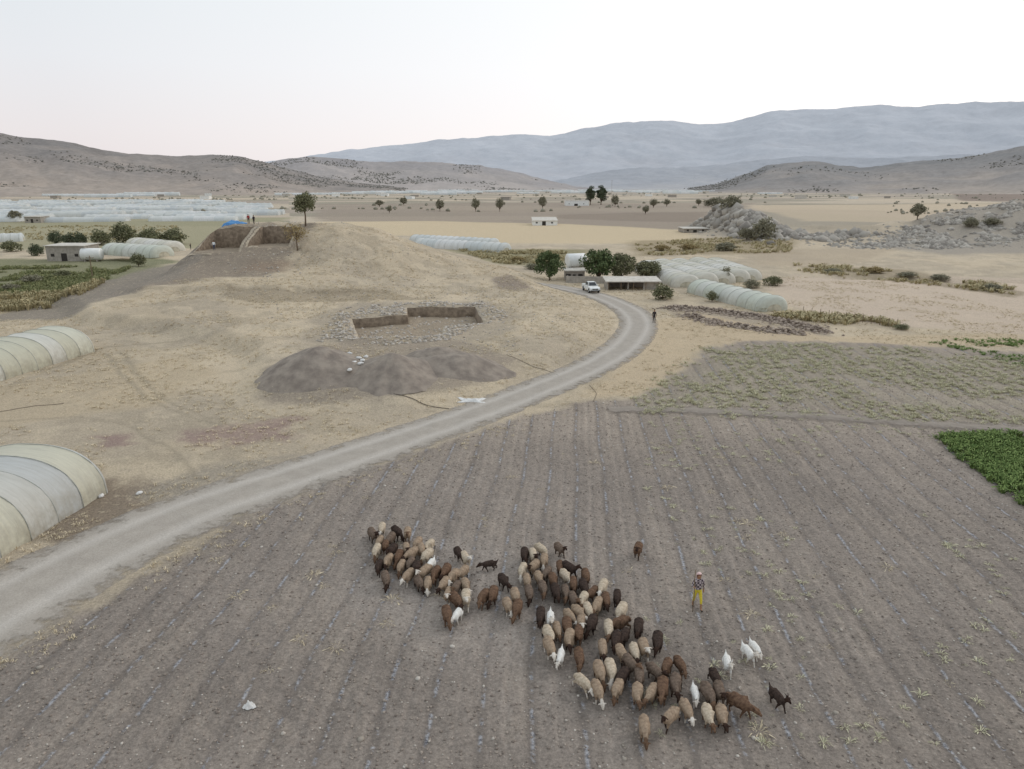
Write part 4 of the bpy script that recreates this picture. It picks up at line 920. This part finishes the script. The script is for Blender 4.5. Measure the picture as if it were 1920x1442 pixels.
# ---------------- people
def person(u,v,rot,cols,label,pose="stand",scale=1.0,scarf=None,world=None):
    st=.22 if pose=="walk" else .04
    J={"pel":(0,0,.95,.135),"wst":(0,0,1.10,.125),"chs":(0,0,1.30,.15),"nb":(0,0,1.45,.09),"nk":(0,-.01,1.52,.055),"hd":(0,-.02,1.60,.085),"hd2":(0,-.02,1.69,.09),"nose":(0,-.115,1.63,.014)}
    E=chain("pel","wst","chs","nb","nk","hd","hd2")+[("hd","nose")]
    for s,n in ((-1,"a"),(1,"b")):
        q=s*st
        J.update({"hp"+n:(s*.10,0,.88,.095),"kn"+n:(s*.11,-q*.6-.03,.48,.06),"an"+n:(s*.11,-q,.09,.042),"to"+n:(s*.13,-q-.15,.04,.035)})
        E+=chain("pel","hp"+n,"kn"+n,"an"+n,"to"+n)
        J["sh"+n]=(s*.19,0,1.40,.065)
        if pose=="walk" and s<0: el,wr=(s*.30,-.06,1.16,.045),(s*.30,-.26,1.24,.03)
        elif pose=="stoop": el,wr=(s*.24,-.10,1.15,.045),(s*.2,-.3,1.02,.03)
        else: el,wr=(s*.27,.02+q*.3,1.13,.045),(s*.29,-.04+q*.6,.88,.03)
        J["el"+n]=el;J["wr"+n]=wr;E+=chain("chs","sh"+n,"el"+n,"wr"+n)
        d=Vector(wr[:3])-Vector(el[:3]);d.normalize();p=Vector(wr[:3])+d*.07;J["pm"+n]=(*p,.032);E.append(("wr"+n,"pm"+n))
        for f in range(5):
            off=Vector((0,(f-2)*.02,0)) if abs(d.z)>.6 else Vector(((f-2)*.02,0,0))
            ln=(.045,.085,.095,.085,.065)[f];e=p+off*1.2+d*ln;J[f"f{f}"+n]=(*e,.009);E.append(("pm"+n,f"f{f}"+n))
    me=skin("body",J,E,"pel",2)
    for p in me.polygons:
        c=p.center
        k=0
        if c.z>1.49: k=0
        elif c.z<.09: k=3
        elif abs(c.x)>.205 and (c.z<.93 if pose!="walk" else (c.z<.93 or c.y<-.24)): k=0
        elif c.z<.99 and abs(c.x)<.23: k=2
        elif c.y<-.27: k=0
        else:k=1
        if pose=="walk" and .09<c.z<.34 : k=0
        p.material_index=k
    me.materials.append(SKINM)
    for c in cols: me.materials.append(c)
    if world: x,y=world;z=h1(x,y)
    else: x,y,z,t=hit(u,v)
    root=obj("person",me,None,(x,y,z),rot);root.scale=(scale,)*3;tag(root,label,"person")
    hm=mesh("hair",*( [ (a*.098,b_*.105-.005+.0,c_*.10+1.675) for a,b_,c_ in ico(2)[0]],[f for f in ico(2)[1]]),True)
    bm=bmesh.new();bm.from_mesh(hm);bmesh.ops.delete(bm,geom=[v for v in bm.verts if v.co.y<-.055 and v.co.z<1.69],context='VERTS');bm.to_mesh(hm);bm.free()
    if scarf:
        for v_ in hm.vertices:
            v_.co.x*=1.22;v_.co.y*=1.2;v_.co.z=1.66+(v_.co.z-1.66)*1.2
            if v_.co.z<1.62: v_.co.z-=.06;v_.co.x*=1.15
        obj("head_scarf",hm,root,mat=scarf)
    else: obj("hair",hm,root,mat=MHAIR)
    return root,(x,y,z)
SKINM=noisemat("skin",lin(150,112,88),lin(164,124,98),5,rough=.6);MHAIR=noisemat("dark_hair",lin(30,26,24),lin(44,38,34),20)
def cm(n,a,b_=None,sc=14): return noisemat(n,a,b_ or a,sc)
def plaid():
    m,nt_,b=mat("plaid_shirt_cloth",.9,.1);tc=nt_.nodes.new("ShaderNodeTexCoord");ch=nt_.nodes.new("ShaderNodeTexChecker");ch.inputs["Scale"].default_value=11
    ch.inputs[1].default_value=(*lin(70,60,66),1);ch.inputs[2].default_value=(*lin(172,160,160),1);nt_.links.new(tc.outputs["Object"],ch.inputs[0]);nt_.links.new(ch.outputs[0],b.inputs[0]);return m
MSHOE=cm("dark_shoes",lin(44,38,34),lin(60,52,46));MYEL=cm("yellow_trousers",lin(200,178,50),lin(214,196,70));MDK=cm("dark_clothes",lin(46,42,44),lin(66,60,60));MRED=cm("red_shirt",lin(140,40,38),lin(160,56,50));MBLU=cm("blue_trousers",lin(56,66,90),lin(72,82,106));MWS=cm("pale_shirt",lin(206,212,216),lin(228,232,234))
MSCF=cm("red_white_headscarf",lin(190,130,126),lin(232,222,216),30)
r_,(x,y,z)=person(1306,1142,.1,(plaid(),MYEL,MSHOE),"shepherd walking in plaid shirt, yellow trousers and headscarf holding a staff","walk",1.0,MSCF)
hx,hy,hz=-.30,-.335,1.275;ca,sa=math.cos(.1),math.sin(.1)
wx,wy=x+hx*ca-hy*sa,y+hx*sa+hy*ca
tag(obj("shepherd_staff",mesh("shepherd_staff",*tube([(0,0,.0-1.2),(.02,.02,-.3),(-.02,-.01,.35),(.0,0,.85)],[.02,.022,.022,.018],8),True),loc=(wx,wy,z+hz),mat=MWOOD),"long wooden staff held upright by the shepherd","staff")
person(1226,606,.3,(MDK,MDK,MSHOE),"person in dark clothes standing at the road edge","stand",1.08)
person(385,467,.6,(MWS,MBLU,MSHOE),"person in pale shirt standing in the excavation","stand",1.0,world=(-55.6,137))
person(358,468,-.6,(MDK,MDK,MSHOE),"person in dark clothes bending at the excavation edge","stoop",.95)
person(470,421,.6,(MRED,MDK,MSHOE),"person in red shirt standing on the mound summit","stand",1.0,world=(-51.9,146))
person(474,421,-.3,(MDK,MDK,MSHOE),"person in dark clothes standing on the mound summit","stand",1.0,world=(-51.0,146.4))
# ---------------- pickup
def pickup():
    x,y,z,t=hit(1109,549)
    p1=P(1075,544);p2=P(1135,559);rot=math.atan2(p2[1]-p1[1],p2[0]-p1[0])-.25
    root=bpy.data.objects.new("pickup_truck",None);COL.objects.link(root);root.location=(x,y+1.2,z+.06);root.rotation_euler=(0,0,rot)
    tag(root,"white double-cab pickup truck parked on the gravel road","pickup truck")
    MG=noisemat("tinted_glass",lin(30,34,38),lin(44,50,54),1,rough=.1,spec=.6);MT=cm("tyre_rubber",lin(34,34,34),lin(48,48,48));MRm=noisemat("wheel_alloy",lin(150,150,150),lin(180,180,180),3,rough=.3);ML_=noisemat("headlight_glass",lin(200,204,206),lin(226,228,230),5,rough=.1);MBk=cm("black_trim",lin(30,30,32),lin(44,44,46));MTail=cm("red_lens",lin(130,20,20),lin(150,30,30))
    prof=[(-.78,.42),(-.78,1.12),(1.3,1.12),(2.35,1.02),(2.62,.86),(2.66,.48),(2.45,.38)]
    V=[(a,-.9,c) for a,c in prof]+[(a,.9,c) for a,c in prof];n=len(prof)
    Fc=[tuple(range(n)),tuple(range(2*n-1,n-1,-1))]+[(i,i+n,(i+1)%n+n,(i+1)%n) for i in range(n)]
    me=mesh("body",V,Fc);bm=bmesh.new();bm.from_mesh(me);bmesh.ops.recalc_face_normals(bm,faces=bm.faces);bm.to_mesh(me);bm.free();bev(me,.07,3)
    obj("body",me,root,mat=MWHITE)
    V,Fc=join([box(-2.6,-.82,-.9,-.82,.5,1.15),box(-2.6,-.82,.82,.9,.5,1.15),box(-2.66,-2.6,-.9,.9,.5,1.15),box(-2.6,-.82,-.82,.82,.5,.7)])
    obj("cargo_bed",bev(mesh("cargo_bed",V,Fc),.015,1),root,mat=MWHITE)
    b0=[(-.76,-.82,1.13),(1.22,-.82,1.13),(1.22,.82,1.13),(-.76,.82,1.13)];t0=[(-.6,-.66,1.76),(.55,-.66,1.76),(.55,.66,1.76),(-.6,.66,1.76)]
    Fc=[(0,3,2,1),(4,5,6,7),(0,1,5,4),(1,2,6,5),(2,3,7,6),(3,0,4,7)]
    obj("cabin",bev(mesh("cabin",b0+t0,Fc),.06,3),root,mat=MWHITE)
    def quad(nm,a,b_,c,d,m_,off):
        a,b_,c,d=map(Vector,(a,b_,c,d));nn=(b_-a).cross(d-a).normalized()*off
        cen=(a+b_+c+d)/4;pts=[cen+(q-cen)*.86+nn for q in (a,b_,c,d)];pb=[q-nn*2 for q in pts]
        obj(nm,mesh(nm,[tuple(q) for q in pts+pb],[(0,1,2,3),(4,7,6,5),(0,4,5,1),(1,5,6,2),(2,6,7,3),(3,7,4,0)]),root,mat=m_)
    L3=lambda p,q,t_:tuple(Vector(p)*(1-t_)+Vector(q)*t_)
    quad("windshield",b0[1],b0[2],t0[2],t0[1],MG,.012);quad("rear_window",b0[3],b0[0],t0[0],t0[3],MG,.012)
    for (p,q,r2,s2) in ((b0[0],b0[1],t0[1],t0[0]),(b0[2],b0[3],t0[3],t0[2])):
        quad("side_window",p,L3(p,q,.48),L3(s2,r2,.48),s2,MG,.012);quad("side_window",L3(p,q,.52),q,r2,L3(s2,r2,.52),MG,.012)
    for sx in (-1.75,1.75):
        for sy in (-1,1):
            w=bpy.data.objects.new("wheel",None);COL.objects.link(w);w.parent=root;w.location=(sx,sy*.84,.38)
            obj("tyre",mesh("tyre",*tube([(0,-.12,0),(0,-.1,0),(0,.1,0),(0,.12,0)],[.33,.38,.38,.33],28),True),w,mat=MT)
            obj("rim",mesh("rim",*tube([(0,-.13,0),(0,.13,0)],[.21,.21],16)),w,mat=MRm)
            a=[(sx+.47*math.cos(k*math.pi/10),sy*.905,.4+.44*math.sin(k*math.pi/10)) for k in range(11)]
            obj("wheel_arch",mesh("wheel_arch",a,[tuple(range(11))]),root,mat=MBk)
    for sy in (-1,1):
        obj("headlight",bev(mesh("headlight",*box(2.5,2.68,sy*.72-.15,sy*.72+.15,.72,.88)),.02),root,mat=ML_)
        obj("tail_light",mesh("tail_light",*box(-2.68,-2.62,sy*.82-.06,sy*.82+.06,.7,1.0)),root,mat=MTail)
        obj("side_mirror",bev(mesh("side_mirror",*box(.85,1.0,sy*.98-.1,sy*.98+.1,1.15,1.35)),.03),root,mat=MWHITE)
    obj("grille",mesh("grille",*box(2.6,2.672,-.52,.52,.66,.84)),root,mat=MBk)
    obj("bumper",bev(mesh("bumper",*box(2.55,2.76,-.88,.88,.36,.56)),.03),root,mat=MBk)
pickup()
# ---------------- world, sun, camera
w=bpy.data.worlds.new("World");S.world=w;w.use_nodes=True;nt=w.node_tree;L=nt.links
bg=nt.nodes["Background"]
SUNEL=math.radians(14);SUNAZ=math.radians(55)
sky=nt.nodes.new("ShaderNodeTexSky");sky.sky_type='NISHITA';sky.sun_disc=False;sky.sun_elevation=SUNEL;sky.sun_rotation=SUNAZ;sky.air_density=1.0;sky.dust_density=2.5;sky.ozone_density=1.5;sky.altitude=300
tc=nt.nodes.new("ShaderNodeTexCoord");sp=nt.nodes.new("ShaderNodeSeparateXYZ");L.new(tc.outputs["Generated"],sp.inputs[0])
r=nt.nodes.new("ShaderNodeValToRGB");L.new(sp.outputs[2],r.inputs[0])
e=r.color_ramp.elements;e[0].position=0;e[0].color=(.86,.78,.785,1);e[1].position=1;e[1].color=(.78,.86,.95,1)
for p_,c in ((.06,(.88,.83,.84)),(.14,(.86,.87,.90)),(.3,(.78,.86,.90))): q=r.color_ramp.elements.new(p_);q.color=(*c,1)
dt=nt.nodes.new("ShaderNodeVectorMath");dt.operation='DOT_PRODUCT';L.new(tc.outputs["Generated"],dt.inputs[0]);dt.inputs[1].default_value=(math.sin(SUNAZ),math.cos(SUNAZ),.25)
br=mr(dt.outputs["Value"],.1,1.0,.0,.5)
base=mixc(br,r.outputs[0],(1.5,1.45,1.42))
ns=nt.nodes.new("ShaderNodeVectorMath");ns.operation='SCALE';L.new(sky.outputs[0],ns.inputs[0]);ns.inputs["Scale"].default_value=.08
fin=mixc(.1,base,ns.outputs[0])
L.new(fin,bg.inputs[0]);bg.inputs[1].default_value=1.03
sd_=bpy.data.lights.new("sun",'SUN');sd_.energy=.7;sd_.angle=math.radians(18);sd_.color=(1,.95,.9);so=bpy.data.objects.new("sun",sd_);COL.objects.link(so)
el=math.radians(28);d=Vector((math.sin(SUNAZ)*math.cos(el),math.cos(SUNAZ)*math.cos(el),math.sin(el)));so.rotation_euler=d.to_track_quat('Z','Y').to_euler()
cam=bpy.data.cameras.new("camera");co=bpy.data.objects.new("camera",cam);COL.objects.link(co)
cam.sensor_width=36;cam.lens=F/1920*36;cam.clip_start=.5;cam.clip_end=40000
co.location=(0,0,H);co.rotation_euler=(math.pi/2-PIT,0,0);S.camera=co
S.view_settings.view_transform='Standard';S.view_settings.look='None';S.view_settings.exposure=0
